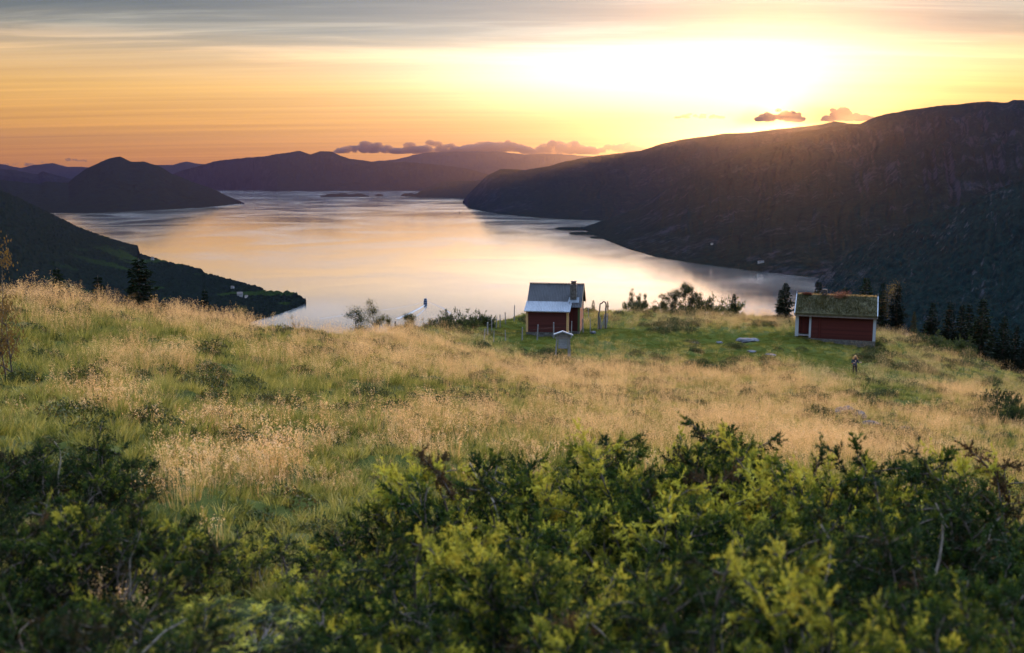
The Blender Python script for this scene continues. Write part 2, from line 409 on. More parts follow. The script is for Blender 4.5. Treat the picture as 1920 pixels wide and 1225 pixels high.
mountain("central_mountain", [(270, 354, 23000), (320, 328, 23500), (345, 319, 24000), (400, 303, 24000), (440, 298, 24000), (500, 293, 24000), (540, 286, 24000), (562, 283, 24000), (582, 290, 24000), (600, 284, 24000), (622, 285, 24000),
    (640, 293, 24000), (655, 298, 24000), (700, 303, 24000), (760, 304, 24000), (820, 308, 24000), (880, 318, 24000), (950, 335, 24000), (1050, 350, 23500)],
    [(270, 357), (475, 357), (520, 359), (700, 358), (1050, 357)], mid_m, seed=24, nv=60)
mountain("low_headland", [(752, 367, 17500), (780, 364, 17800), (800, 352, 18000), (830, 341, 18200), (870, 339, 18300), (905, 338, 18300), (950, 343, 18300), (1040, 352, 18000)],
    [(752, 368), (790, 371), (868, 372), (1040, 372)], mid_m, seed=25, nv=50, rough=.7)
mountain("left_mountain", [(-500, 320, 13500), (-120, 334, 13500), (0, 338, 13500), (40, 342, 13500), (72, 345, 13500), (88, 341, 13500), (128, 343, 13500), (140, 332, 13600), (158, 318, 13700), (185, 306, 13800), (205, 297, 13800), (226, 294, 13800),
    (245, 303, 13800), (256, 304, 13800), (270, 303, 13800), (300, 312, 13800), (322, 326, 13800), (355, 339, 13800), (400, 355, 13700), (430, 369, 13500), (458, 381, 13200)],
    [(-500, 398), (60, 400), (120, 400), (200, 399), (300, 394), (400, 388), (458, 381.5)], mid_m, seed=26, nv=90, amp=.10)
mountain("sunward_ridge", [(868, 377, 13500), (880, 362, 13300), (890, 352, 13200), (912, 330, 13000), (938, 317, 12800), (985, 319, 12500), (1030, 312, 12200), (1060, 303, 12000), (1090, 297, 12000), (1120, 292, 11800), (1200, 283, 11500), (1240, 270, 11200),
    (1275, 262, 11000), (1300, 259, 11000), (1360, 250, 10800), (1400, 249, 10600), (1450, 243, 10500), (1480, 240, 10400), (1540, 234, 10300), (1566, 228, 10300), (1590, 231, 10200), (1700, 240, 10000), (1900, 260, 10000)],
    [(868, 378), (878, 391), (940, 402), (1000, 408), (1060, 412), (1140, 414), (1300, 418), (1900, 430)], big_m, seed=27, nv=110, amp=.12, nu=560)
mountain("great_mountain", [(1090, 427, 7300), (1120, 419, 7400), (1150, 409, 7400), (1200, 389, 7500), (1245, 356, 7600), (1294, 326, 7600), (1350, 302, 7600), (1410, 281, 7700), (1485, 259, 7800), (1540, 241, 7800), (1590, 233, 7800), (1612, 233, 7800), (1640, 219, 7700),
    (1700, 207, 7500), (1760, 199, 7300), (1850, 190, 7000), (1890, 193, 6900), (1900, 188, 6900), (1960, 186, 6800), (2200, 170, 6200), (2700, 190, 5600)],
    [(1090, 428), (1110, 440), (1140, 452), (1180, 468), (1230, 482), (1300, 494), (1400, 507), (1500, 518), (1560, 524), (1700, 540), (2700, 600)], big_m, seed=28, nu=640, nv=150, amp=.18, prof=.95)
mountain("near_slope", [(1528, 536, 3550), (1545, 518, 3500), (1565, 500, 3450), (1600, 474, 3400), (1650, 450, 3300), (1700, 430, 3200), (1760, 404, 3100), (1810, 386, 3000), (1860, 365, 2950), (1920, 341, 2900), (2100, 280, 2800), (2700, 200, 2500)],
    [(1528, 537), (1560, 560), (1620, 590), (1750, 640), (1920, 690), (2700, 800)], near_m, seed=29, nu=420, nv=160, amp=.15, canopy=9.0)
# the wooded shore on the left: a slope whose far side is the skyline, then the shoreline
mountain("wooded_shore", [(-500, 300, 4700), (-100, 335, 4900), (0, 359, 5000), (40, 376, 5050), (100, 405, 5000), (150, 430, 4900), (200, 448, 4800), (235, 458, 4900), (258, 463, 5150), (262, 478, 4700), (300, 490, 4350), (330, 497, 4180), (360, 503, 4080), (378, 508, 4000), (385, 516, 3880), (440, 529, 3600),
    (485, 541, 3440), (500, 550, 3300), (545, 551, 3230), (562, 556, 3150), (574, 567, 3070)],
    [(-500, 900), (0, 800), (200, 720), (400, 640), (470, 604), (520, 590), (556, 577), (574, 568.5)], shore_m, seed=30, nu=760, nv=170, amp=.07, canopy=8.0, prof=1.0, back=.25, rough=.8)

def islet(name, px0, px1, py, hpx, seed, m=mid_m, dpth=.6):
    a_, b_ = on_water(px0, py), on_water(px1, py); c_ = (a_+b_)/2; L = (b_-a_).length/2; h = hpx*c_.y/F
    nu, nv = 60, 24
    u = np.linspace(-1, 1, nu)[:, None]; v = np.linspace(-1, 1, nv)[None, :]
    r = np.clip(1-(u*u)**1.5-(v*v), 0, 1)**.55
    X = c_.x+u*L+0*v; Y = c_.y+v*L*dpth+0*u
    Z = WATER_Z-3+r*h*(.75+.45*fbm(u*6+0*v, v*2+0*u, 4, seed))+3*(r > 0)
    o = nobj(name, np.stack([X, Y, Z], -1).reshape(-1, 3), grid_faces(nu, nv)[:, ::-1], m, smooth=True); tag(o, kind='structure')
islet("island", 600, 692, 369, 6.5, 3); islet("island", 702, 718, 367.5, 4, 4); islet("island", 752, 785, 367.5, 6, 5)
for i, (a_, b_, y_, h_) in enumerate([(1040, 1120, 429, .9), (1066, 1128, 438, 1.0), (1105, 1150, 446, 1.2)]):
    islet("skerry", a_, b_, y_, h_, 40+i, dpth=1.6)

# ------------------------------------------------------------------ haze
def build_haze():
    x0, x1, y0, y1, z0, z1 = -26000, 30000, -300, 41900, WATER_Z-800, 1500
    V = [(x, y, z_) for x in (x0, x1) for y in (y0, y1) for z_ in (z0, z1)]
    Fc = np.array([[0, 1, 3, 2], [4, 6, 7, 5], [0, 4, 5, 1], [2, 3, 7, 6], [0, 2, 6, 4], [1, 5, 7, 3]])
    m, t = mat("haze_air")
    pv_ = t.n('ShaderNodeVolumePrincipled', {'Color': (.095, .102, .29, 1), 'Density': HAZE, 'Anisotropy': .895})
    t.n('ShaderNodeOutputMaterial', {1: pv_.outputs[0]})
    o = nobj("haze", V, Fc, m); tag(o, kind='stuff'); o.display_type = 'WIRE'
HAZE = 1.8e-5
build_haze()

import re
# ------------------------------------------------------------------ foliage materials
def leaf_mat(name, stops, trans=.45, rough=.7, attr=None, scale=.5, rnd=.55, spec=.15, aw=.55):
    """stops: list of colours along a random + patchy factor"""
    m, t = mat(name)
    oi = t.n('ShaderNodeObjectInfo').outputs['Random']
    pos = t.n('ShaderNodeNewGeometry').outputs['Position']
    nz = t.n('ShaderNodeTexNoise', {'Vector': pos, 'Scale': scale, 'Detail': 4.0, 'Roughness': .6}).outputs[0]
    nz = t.math('MULTIPLY_ADD', nz, 2.4, -.7, clamp=True)
    f = t.math('ADD', t.math('MULTIPLY', oi, rnd), t.math('MULTIPLY', nz, 1-rnd))
    if attr:
        av = t.n('ShaderNodeAttribute', attribute_name=attr).outputs['Fac']
        f = t.math('ADD', t.math('MULTIPLY', f, 1-aw), t.math('MULTIPLY', av, aw))
    n_ = len(stops)
    c_ = t.ramp(f, [(.08+.84*i/(n_-1), s) for i, s in enumerate(stops)])
    d = t.n('ShaderNodeBsdfPrincipled', {'Base Color': c_, 'Roughness': rough, 'Specular IOR Level': spec})
    tr = t.n('ShaderNodeBsdfTranslucent', {0: t.mix(1.0, c_, (1.0, .95, .55), 'MULTIPLY')})
    mx = t.n('ShaderNodeMixShader', {0: trans, 1: d.outputs[0], 2: tr.outputs[0]})
    t.n('ShaderNodeOutputMaterial', {0: mx.outputs[0]}); return m

M_GREEN = leaf_mat("meadow_green", [(.026, .034, .008), (.12, .122, .024), (.36, .295, .08), (.58, .44, .21)], attr='tint')
M_TAN = leaf_mat("seed_heads", [(.22, .125, .055), (.46, .27, .125), (.72, .43, .205), (.84, .58, .33)], trans=.45, attr='tint', scale=.8)
M_LAWN = leaf_mat("lawn_green", [(.026, .036, .008), (.062, .074, .013), (.115, .122, .022), (.24, .21, .06)], attr='tint')
M_JUN = leaf_mat("juniper_needles", [(.10, .055, .028), (.005, .014, .005), (.018, .042, .009), (.10, .118, .014), (.46, .41, .055)], trans=.42, attr='tint', scale=2.5, aw=.8)
M_JUNFAR = leaf_mat("far_juniper_needles", [(.008, .018, .007), (.022, .040, .012), (.055, .070, .016), (.12, .12, .03)], trans=.25, attr='tint', scale=1.2)
M_SPRUCE = leaf_mat("spruce_needles", [(.003, .007, .004), (.007, .015, .006), (.018, .028, .009)], trans=.2)
M_LEAF = leaf_mat("birch_leaves", [(.016, .024, .008), (.035, .042, .012), (.075, .065, .018)], trans=.4)
M_AUT = leaf_mat("autumn_leaves", [(.04, .028, .010), (.085, .055, .016), (.13, .085, .025)], trans=.5)
M_BRONZE = leaf_mat("bronze_leaves", [(.05, .03, .015), (.10, .055, .02), (.14, .09, .03)], trans=.4)
M_HEATH = leaf_mat("heather", [(.09, .025, .015), (.16, .05, .03), (.22, .09, .05)], trans=.3)
M_BARK = simple("bark", (.07, .055, .045), .95, .25, 9)
M_DEADWOOD = simple("dead_wood", (.20, .17, .14), .9, .25, 14)
RNG = np.random.default_rng(7)

def blades(base, L, w, az, lean, curl, segs=3, tint=None):
    """vectorised grass blades; base Nx3"""
    N = len(base); dx = np.cos(az); dy = np.sin(az)
    V = np.zeros((N, segs+1, 2, 3)); sd = np.stack([-dy, dx, 0*dx], 1)
    sa = RNG.uniform(0, math.pi, N); sd = np.stack([np.cos(sa), np.sin(sa), 0*sa], 1)
    pos = base.astype(float).copy(); ang = lean.copy()
    for s in range(segs+1):
        wd = (w*(1-.85*(s/segs)**1.5))[:, None]*.5
        V[:, s, 0] = pos-sd*wd; V[:, s, 1] = pos+sd*wd
        st = (L/segs)[:, None]*np.stack([np.sin(ang)*dx, np.sin(ang)*dy, np.cos(ang)], 1)
        pos = pos+st; ang = ang+curl/segs
    i0 = (np.arange(N)*(segs+1)*2)[:, None]+np.arange(segs)[None]*2
    Fc = np.stack([i0, i0+1, i0+3, i0+2], -1).reshape(-1, 4)
    tt = np.repeat(tint if tint is not None else RNG.random(N), (segs+1)*2)
    return V.reshape(-1, 3), Fc, tt, pos
def merge(parts):
    Vs, Fs, Ts = [], [], []; o = 0
    for V, Fc, T in parts:
        Vs.append(V); Fs.append(Fc+o); Ts.append(T); o += len(V)
    return np.concatenate(Vs), np.concatenate(Fs), np.concatenate(Ts)
def flecks(pos, size, tint, aspect=2.2):
    """small leaf quads with random orientation"""
    N = len(pos)
    d = RNG.normal(size=(N, 3)); d /= np.linalg.norm(d, axis=1)[:, None]
    e = np.cross(d, RNG.normal(size=(N, 3))); e /= np.linalg.norm(e, axis=1)[:, None]+1e-9
    s = np.asarray(size)*np.ones(N); a = d*(s*.5)[:, None]; b = e*(s*.5/aspect)[:, None]
    V = np.stack([pos-a, pos+b, pos+a, pos-b], 1).reshape(-1, 3)
    i = np.arange(N)[:, None]*4+np.arange(4)[None]
    return V, i, np.repeat(tint*np.ones(N), 4)

def tuft_green(N=70, R=.22, h=.34, w=.007):
    a = RNG.uniform(0, 2*math.pi, N); r = R*np.sqrt(RNG.random(N))*.8
    base = np.stack([np.cos(a)*r, np.sin(a)*r, 0*a-.03], 1)
    t = RNG.beta(2, 3, N)
    V, Fc, T, _ = blades(base, h*RNG.uniform(.6, 1.2, N), w*RNG.uniform(.7, 1.3, N), a+RNG.normal(0, .5, N), RNG.uniform(.05, .45, N), RNG.uniform(.2, 1.5, N), 3, t)
    return V, Fc, T
def tuft_tan(N=16, R=.20, h=.72, w=.004, heads=16, hs=.016, green=18):
    a = RNG.uniform(0, 2*math.pi, N); r = R*np.sqrt(RNG.random(N))
    base = np.stack([np.cos(a)*r, np.sin(a)*r, 0*a-.03], 1)
    L = h*RNG.uniform(.7, 1.15, N)
    V, Fc, T, tip = blades(base, L, np.full(N, w), a+RNG.normal(0, .9, N), RNG.uniform(0, .22, N), RNG.uniform(.05, .45, N), 3, RNG.uniform(.2, .6, N))
    parts = [(V, Fc, T)]
    k = np.repeat(np.arange(N), heads); u = RNG.random(N*heads)
    ax = (tip[k]-base[k]); ax /= np.linalg.norm(ax, axis=1)[:, None]
    p = tip[k]-ax*(u*L[k]*.38)[:, None]+RNG.normal(size=(len(k), 3))*(.012+.045*u)[:, None]*np.array([1, 1, .5])
    parts.append(flecks(p, hs*RNG.uniform(.6, 1.5, len(k)), RNG.uniform(.3, 1, len(k)), 1.8))
    m = merge(parts)
    return m
def tuft_lawn(N=80, R=.26, h=.10, w=.006):
    a = RNG.uniform(0, 2*math.pi, N); r = R*np.sqrt(RNG.random(N))
    base = np.stack([np.cos(a)*r, np.sin(a)*r, 0*a-.01], 1)
    return blades(base, h*RNG.uniform(.5, 1.3, N), np.full(N, w), a, RNG.uniform(.1, .7, N), RNG.uniform(.2, 1.2, N), 2, RNG.random(N))[:3]

def scatter(name, variants, pts, scale, rotz, idx, tilt=None, kind='stuff', parent=None):
    """one object: points + geometry-nodes instancing of a few tufts"""
    me = bpy.data.meshes.new(name); me.vertices.add(len(pts)); me.vertices.foreach_set('co', np.asarray(pts, np.float32).ravel())
    a = me.attributes.new('sc', 'FLOAT', 'POINT'); a.data.foreach_set('value', np.asarray(scale, np.float32))
    rot = np.zeros((len(pts), 3), np.float32); rot[:, 2] = rotz
    if tilt is not None: rot[:, :2] = tilt
    a = me.attributes.new('rot', 'FLOAT_VECTOR', 'POINT'); a.data.foreach_set('vector', rot.ravel())
    a = me.attributes.new('idx', 'INT', 'POINT'); a.data.foreach_set('value', np.asarray(idx, np.int32))
    me.update()
    o = link(bpy.data.objects.new(name, me), parent); 
    if kind: tag(o, kind=kind)
    ng = bpy.data.node_groups.new(name+"_nodes", 'GeometryNodeTree')
    ng.interface.new_socket('Geometry', in_out='INPUT', socket_type='NodeSocketGeometry')
    ng.interface.new_socket('Geometry', in_out='OUTPUT', socket_type='NodeSocketGeometry')
    N = ng.nodes; Lk = ng.links
    gi = N.new('NodeGroupInput'); go = N.new('NodeGroupOutput')
    jn = N.new('GeometryNodeJoinGeometry')
    for vi, me_v in enumerate(variants):
        ov = bpy.data.objects.new(me_v.name, me_v)
        oi = N.new('GeometryNodeObjectInfo'); oi.inputs['Object'].default_value = ov; oi.inputs['As Instance'].default_value = True
        Lk.new(oi.outputs['Geometry'], jn.inputs[0])
    ip = N.new('GeometryNodeInstanceOnPoints'); ip.inputs['Pick Instance'].default_value = True
    def at_(n, dt):
        q = N.new('GeometryNodeInputNamedAttribute'); q.data_type = dt; q.inputs['Name'].default_value = n; return q.outputs['Attribute']
    Lk.new(gi.outputs[0], ip.inputs['Points']); Lk.new(jn.outputs[0], ip.inputs['Instance'])
    Lk.new(at_('idx', 'INT'), ip.inputs['Instance Index']); Lk.new(at_('rot', 'FLOAT_VECTOR'), ip.inputs['Rotation'])
    Lk.new(at_('sc', 'FLOAT'), ip.inputs['Scale'])
    Lk.new(ip.outputs[0], go.inputs[0])
    mod = o.modifiers.new("scatter", 'NODES'); mod.node_group = ng
    return o

# ------------------------------------------------------------------ the meadow grass
def proj(x, y, z):
    """photo pixel of a point of the hill, to look up which patch of grass grows there"""
    cp, sp = math.cos(PITCH), math.sin(PITCH)
    d = y*cp-z*sp; v = y*sp+z*cp
    return 960+F*x/d, 612.5-F*v/d
TANP = [  # patches of tall seed-head grass, given as photo pixels (centre, radii, weight)
    (150, 560, 260, 45, 1.0), (420, 600, 200, 45, .8), (740, 650, 160, 45, .9), (860, 640, 90, 22, .6), (600, 700, 200, 60, .45), (870, 700, 200, 38, .7), (1150, 715, 330, 38, 1.0), (1420, 720, 260, 40, .9),
    (1300, 606, 200, 17, 1.1), (1500, 610, 110, 14, .9), (1440, 790, 220, 60, .9), (1560, 855, 160, 40, .8), (1160, 660, 80, 20, .75), (1260, 670, 60, 14, .5), (1700, 640, 110, 18, .8),
    (1750, 760, 160, 50, .5), (1800, 830, 120, 25, .9), (1880, 700, 80, 40, .4), (560, 850, 180, 60, .55), (640, 930, 120, 30, .75), (270, 1180, 120, 50, .9), (960, 600, 60, 12, .5), (1520, 690, 110, 14, .5), (850, 820, 200, 70, .35),
    (190, 745, 70, 30, .6), (330, 700, 260, 40, .45), (450, 905, 230, 60, .95), (1720, 690, 150, 30, .85), (1840, 745, 130, 40, .8), (1760, 800, 160, 28, .9), (1640, 700, 60, 20, .5), (1200, 800, 160, 60, .45)]
GRNP = [(230, 800, 420, 170, .5), (100, 680, 170, 50, .9), (270, 740, 130, 26, .6), (300, 800, 120, 24, .7), (420, 740, 120, 24, .7), (440, 675, 120, 40, .5), (860, 760, 110, 30, .6), (730, 770, 90, 30, .4), (1625, 730, 50, 22, .7), (1690, 768, 90, 14, .6), (1650, 665, 40, 20, .6),
        (1100, 735, 0.1, 1, 0), (1330, 690, 60, 10, .8), (1400, 750, 0.1, 1, 0)]
def gauss_sum(px, py, L):
    s = np.zeros_like(px)
    for (a, b, c_, d, w_) in L: s = np.maximum(s, w_*np.exp(-((px-a)/c_)**2-((py-b)/d)**2))
    return s
def build_grass():
    r = RNG
    def sample(y0, y1, dens, side=.62):
        area = side*(y1**2-y0**2)+6*(y1-y0); n = int(area*dens)
        y = np.sqrt(r.random(n)*(y1**2-y0**2)+y0**2); x = r.uniform(-1, 1, n)*(side*y+3)
        return x, y
    rings = [(2.5, 9, 26, 0), (9, 20, 16, 0), (20, 40, 9, 1), (40, 75, 5.5, 1), (75, 138, 3.2, 2)]
    # tuft meshes: three levels of detail for three kinds
    G, T, Lw = [], [], []
    for lod, (wm, nm, k) in enumerate([(1, 1.0, 3), (1.6, .85, 3), (2.6, .7, 3)]):
        for i in range(k):
            G.append(npmesh("green_tuft", *(lambda q: (q[0], q[1], M_GREEN, False, {'tint': q[2]}))(tuft_green(int(75*nm), .24, .30, .007*wm))))
            T.append(npmesh("seed_tuft", *(lambda q: (q[0], q[1], M_TAN, False, {'tint': q[2]}))(tuft_tan(int(15*nm), .22, .66, .0035*wm, int(22/wm**.5), .013*wm**.9))))
            Lw.append(npmesh("lawn_tuft", *(lambda q: (q[0], q[1], M_LAWN, False, {'tint': q[2]}))(tuft_lawn(int(90*nm), .28, .10, .007*wm))))
    acc = {'g': [], 't': [], 'l': []}
    for (y0, y1, dens, lod) in rings:
        x, y = sample(y0, y1, dens)
        yc = crest_y(x, y); ok = y < yc+9
        x, y = x[ok], y[ok]; z = ground(x, y)
        px, py = proj(x, y, z)
        lm = lawn_mask(x, y)
        n1 = fbm(x/3.5, y/3.5, 4, 51); n2 = fbm(x/.9, y/.9, 3, 52)
        tan = gauss_sum(px, py, TANP)-gauss_sum(px, py, GRNP)*.9+.12+.9*n1+.9*n2
        tan = tan*(1-np.clip(lm*1.6, 0, 1))
        nearf = np.clip((y-9)/9, 0, 1); tan = tan-(1-nearf)*.75+.5*(1-nearf)*gauss_sum(px, py, TANP)
        rnd = r.random(len(x))
        ist = rnd < np.clip(tan, 0.02, .95)
        isl = (~ist) & (r.random(len(x)) < lm*1.3)
        isg = ~ist & ~isl
        # green also under the tan
        under = ist & (r.random(len(x)) < .45)
        keep = (y > 8.5) | (r.random(len(x)) < .07) | (r.random(len(x)) < gauss_sum(px, py, [(270, 1190, 130, 60, 1), (520, 900, 260, 60, 1), (250, 880, 250, 70, .8)]))
        isg &= keep; under &= keep
        for key, msk, sc0 in (('t', ist, 1.0), ('l', isl, 1.0), ('g', isg | under, 1.0)):
            n = msk.sum()
            sc = sc0*r.uniform(.7, 1.25, n)*(1.0+.12*lod)*(.45+.55*np.clip((y[msk]-4)/22, 0, 1))
            if key == 'g': sc *= .75+.5*np.clip(n1[msk]+.5, 0, 1)
            if key == 't': sc *= (.55+.5*np.clip(gauss_sum(px, py, TANP)[msk], 0, 1)+.7*n2[msk])*.85
            acc[key].append((np.stack([x, y, z], 1)[msk], sc, r.uniform(0, 6.28, n), lod*3+r.integers(0, 3, n), r.normal(0, .12, (n, 2))))
        if lod >= 0 and y1 <= 138:   # second helping of lawn blades where the turf is short
            m2 = lm > .35; k = 2
            xx = np.repeat(x[m2], k)+r.normal(0, .2, m2.sum()*k); yy = np.repeat(y[m2], k)+r.normal(0, .2, m2.sum()*k)
            if len(xx):
                acc['l'].append((np.stack([xx, yy, ground(xx, yy)], 1), r.uniform(.7, 1.3, len(xx)), r.uniform(0, 6.28, len(xx)), lod*3+r.integers(0, 3, len(xx)), r.normal(0, .1, (len(xx), 2))))
    for key, name, var in (('g', 'meadow_grass', G), ('t', 'tall_seeding_grass', T), ('l', 'short_turf', Lw)):
        A = acc[key]; cat_ = [np.concatenate([a[i] for a in A]) for i in range(5)]
        scatter(name, var, cat_[0], cat_[1], cat_[2], cat_[3], cat_[4])
        print(name, len(cat_[0]))
build_grass()
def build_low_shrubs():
    """dark leafy clumps added to give the meadow its shaded hollows"""
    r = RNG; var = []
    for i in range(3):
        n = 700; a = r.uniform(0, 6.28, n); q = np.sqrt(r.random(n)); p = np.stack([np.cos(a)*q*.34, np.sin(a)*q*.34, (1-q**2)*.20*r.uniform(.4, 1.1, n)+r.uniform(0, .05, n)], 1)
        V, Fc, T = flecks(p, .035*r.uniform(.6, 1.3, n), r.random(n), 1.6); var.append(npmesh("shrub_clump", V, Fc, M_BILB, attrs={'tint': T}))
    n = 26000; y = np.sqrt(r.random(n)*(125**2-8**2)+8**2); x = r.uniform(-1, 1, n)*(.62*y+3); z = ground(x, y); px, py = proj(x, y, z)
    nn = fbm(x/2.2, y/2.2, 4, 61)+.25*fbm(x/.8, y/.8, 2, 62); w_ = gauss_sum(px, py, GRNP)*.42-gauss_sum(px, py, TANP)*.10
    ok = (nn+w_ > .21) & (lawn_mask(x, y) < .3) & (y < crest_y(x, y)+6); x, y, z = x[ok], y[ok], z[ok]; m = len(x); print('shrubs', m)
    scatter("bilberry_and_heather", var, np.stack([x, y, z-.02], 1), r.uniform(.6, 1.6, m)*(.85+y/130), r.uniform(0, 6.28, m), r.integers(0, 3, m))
M_BILB = leaf_mat("bilberry_leaves", [(.012, .020, .006), (.026, .040, .009), (.06, .060, .014), (.11, .055, .022)], .3, attr='tint')  # dark leaf colours stand in for shade between the tussocks
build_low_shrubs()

# ------------------------------------------------------------------ juniper bushes
def frame_of(d):
    d = d/np.linalg.norm(d, axis=-1, keepdims=True)
    up = np.where(np.abs(d[..., 2:3]) < .9, np.array([0, 0, 1.]), np.array([1., 0, 0]))
    s = np.cross(d, up); s /= np.linalg.norm(s, axis=-1, keepdims=True); t = np.cross(s, d)
    return d, s, t
def tubes(paths, radii, sides=4):
    """paths list of Kx3 arrays, radii list of K arrays -> one mesh"""
    Vs, Fs = [], []; o = 0
    for p, r in zip(paths, radii):
        K = len(p); d = np.gradient(p, axis=0); d, s, t = frame_of(d)
        a = np.arange(sides)*2*math.pi/sides
        ring = p[:, None]+(s[:, None]*np.cos(a)[None, :, None]+t[:, None]*np.sin(a)[None, :, None])*r[:, None, None]
        Vs.append(ring.reshape(-1, 3))
        i = np.arange(K-1)[:, None]*sides; j = np.arange(sides)[None]; j2 = (j+1) % sides
        Fs.append(np.stack([i+j, i+j2, i+sides+j2, i+sides+j], -1).reshape(-1, 4)+o); o += K*sides
    return np.concatenate(Vs), np.concatenate(Fs)
def needles(p, d, L, n, nl, nw, tint):
    """n needles round each sprig axis (p start, d unit, L length)"""
    M = len(p); k = np.repeat(np.arange(M), n); u = RNG.random(M*n)
    D, Sd, Td = frame_of(d); ph = RNG.uniform(0, 2*math.pi, M*n)
    rad = Sd[k]*np.cos(ph)[:, None]+Td[k]*np.sin(ph)[:, None]
    o = p[k]+D[k]*(u*L[k])[:, None]
    nd = D[k]*.75+rad*(1.05-.5*u)[:, None]; nd /= np.linalg.norm(nd, axis=1)[:, None]
    wv = np.cross(nd, RNG.normal(size=nd.shape)); wv /= np.linalg.norm(wv, axis=1)[:, None]
    ln = nl*RNG.uniform(.7, 1.2, len(k)); a = o-wv*nw*.5; b = o+wv*nw*.5; c_ = o+nd*ln[:, None]
    V = np.stack([a, b, c_], 1).reshape(-1, 3); Fc = np.arange(len(k)*3).reshape(-1, 3)
    return V, Fc, np.repeat(np.clip(tint[k]+RNG.normal(0, .06, len(k))+.12*u, 0, 1), 3)
def juniper_meshes(seed, nplume=46, nneed=24, nl=.024, nw=.0075, upright=.5, H=1.0, far=False, dark=False):
    """a sprawling bush: arching limbs, each ending in dense feathery sprays"""
    r = np.random.default_rng(seed); paths, rads = [], []
    SP, SD, SL, ST = [], [], [], []
    def walk(p0, d0, L, K, wob, lift):
        p = [p0]; d = d0.copy()
        for k in range(K-1):
            d = d+r.normal(0, wob, 3)+np.array([0, 0, lift*(1 if k < K*.5 else -1.3)]); d /= np.linalg.norm(d); p.append(p[-1]+d*L/(K-1))
        return np.array(p)
    for i in range(nplume):
        a = r.uniform(0, 2*math.pi); q = math.sqrt(r.random())
        root = np.array([math.cos(a)*q*.45, math.sin(a)*q*.45, 0]); out = np.array([math.cos(a), math.sin(a), 0])
        L = H*r.uniform(.55, 1.0)*(1.05-.15*q); tall = r.random() < .07*(1+upright)
        el = .95-.95*q**.7*(1.2-upright*.5)+r.normal(0, .20)
        if tall: L *= 1.04; el = 1.35+r.normal(0, .1)
        d = out*math.cos(el)+np.array([0, 0, math.sin(el)])
        p = walk(root, d, L, 9, .16, .02 if tall else .11); paths.append(np.concatenate([[np.array([0, 0, -.12])], p])); rads.append(np.linspace(.017, .004, 10)*r.uniform(.7, 1.2))
        tone = r.choice([r.uniform(.15, .4), r.uniform(.35, 1.0)])
        if dark: tone *= .45  # lower tone puts the shade of the thicket into the needle colour
        if r.random() < .06 and not tall: tone = -1.5
        axes = [(p[5:], .25)]
        for s_ in range(7):
            u = r.uniform(.38, 1.0)**.8; k = u*8; k0 = min(int(k), 7); b = p[k0]*(1-(k-k0))+p[k0+1]*(k-k0)
            dv = p[k0+1]-p[k0]; dv /= np.linalg.norm(dv)
            dd = r.normal(0, 1, 3); dd[2] = dd[2]*.30-.02; dd /= np.linalg.norm(dd); dd = dd*1.15+dv*.45; dd /= np.linalg.norm(dd)
            sp_ = walk(b, dd, r.uniform(.20, .40)*H*(1.2-.5*u), 6, .18, .12); paths.append(sp_); rads.append(np.linspace(.005, .002, 6)); axes.append((sp_, r.normal(0, .12)))
        for (pp, dt) in axes:
            m = 17 if not far else 7; K_ = len(pp)
            us = r.random(m)**.7; us[:2] = 1.0; kf = us*(K_-1); k0 = np.minimum(kf.astype(int), K_-2); fr = (kf-k0)[:, None]
            b = pp[k0]*(1-fr)+pp[k0+1]*fr; ax = pp[k0+1]-pp[k0]; ax /= np.linalg.norm(ax, axis=1)[:, None]
            rd = r.normal(0, 1, (m, 3)); rd /= np.linalg.norm(rd, axis=1)[:, None]
            dd = ax*.9+rd*.8; dd[:, 2] -= .05; dd /= np.linalg.norm(dd, axis=1)[:, None]
            SP.append(b); SD.append(dd); SL.append(r.uniform(.04, .10, m)); ST.append(np.clip(tone*.85+dt+.45*us-.22+r.normal(0, .07, m), 0 if tone < 0 else .2, 1))
    SP, SD, SL, ST = map(np.concatenate, (SP, SD, SL, ST))
    V, Fc, T = needles(SP, SD, SL, nneed, nl, nw, ST)
    bv, bf = tubes(paths, rads, 4)
    dp = walk(np.array([.25, .1, 0.]), np.array([.5, .2, .8]), .8, 9, .22, 0); dq = walk(dp[5], np.array([-.5, .3, .7]), .3, 5, .2, 0)
    dv_, df_ = tubes([dp], [np.linspace(.013, .004, 9)], 5)
    k_ = 1.0/np.percentile(V[:, 2], 99.6)
    for q_ in (V, bv, dv_): q_ *= k_
    return (npmesh("foliage", V, Fc, M_JUNFAR if far else M_JUN, attrs={'tint': T}), npmesh("branches", bv, bf, M_BARK, True), npmesh("dead_branch", dv_, df_, M_DEADWOOD, True))
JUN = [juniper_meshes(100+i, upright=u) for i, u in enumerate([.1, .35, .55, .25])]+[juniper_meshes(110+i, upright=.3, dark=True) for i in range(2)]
JUNFAR = [juniper_meshes(120+i, nplume=46, nneed=9, nl=.06, nw=.016, upright=u, far=True) for i, u in enumerate([.3, .5])]
def juniper(px, Y, rad, h, label, group, var, rz=0.0, far=False, dz=-.05, name="juniper_bush"):
    a, _b = ray(px, 600); x = a*Y
    o = empty(name, (x, Y, gz1(x, Y)+dz), rz, (rad*(.72 if far else 1), rad*(.72 if far else 1), h*(1.25 if far else 1))); tag(o, label, "bush", group)
    ms = (JUNFAR if far else JUN)[var % (2 if far else 6)]
    for n_, me in zip(("foliage", "branches", "dead_branch"), ms):
        if far and n_ == "dead_branch": continue
        link(bpy.data.objects.new(n_, me), o)
    return o
FG = "junipers in the foreground"
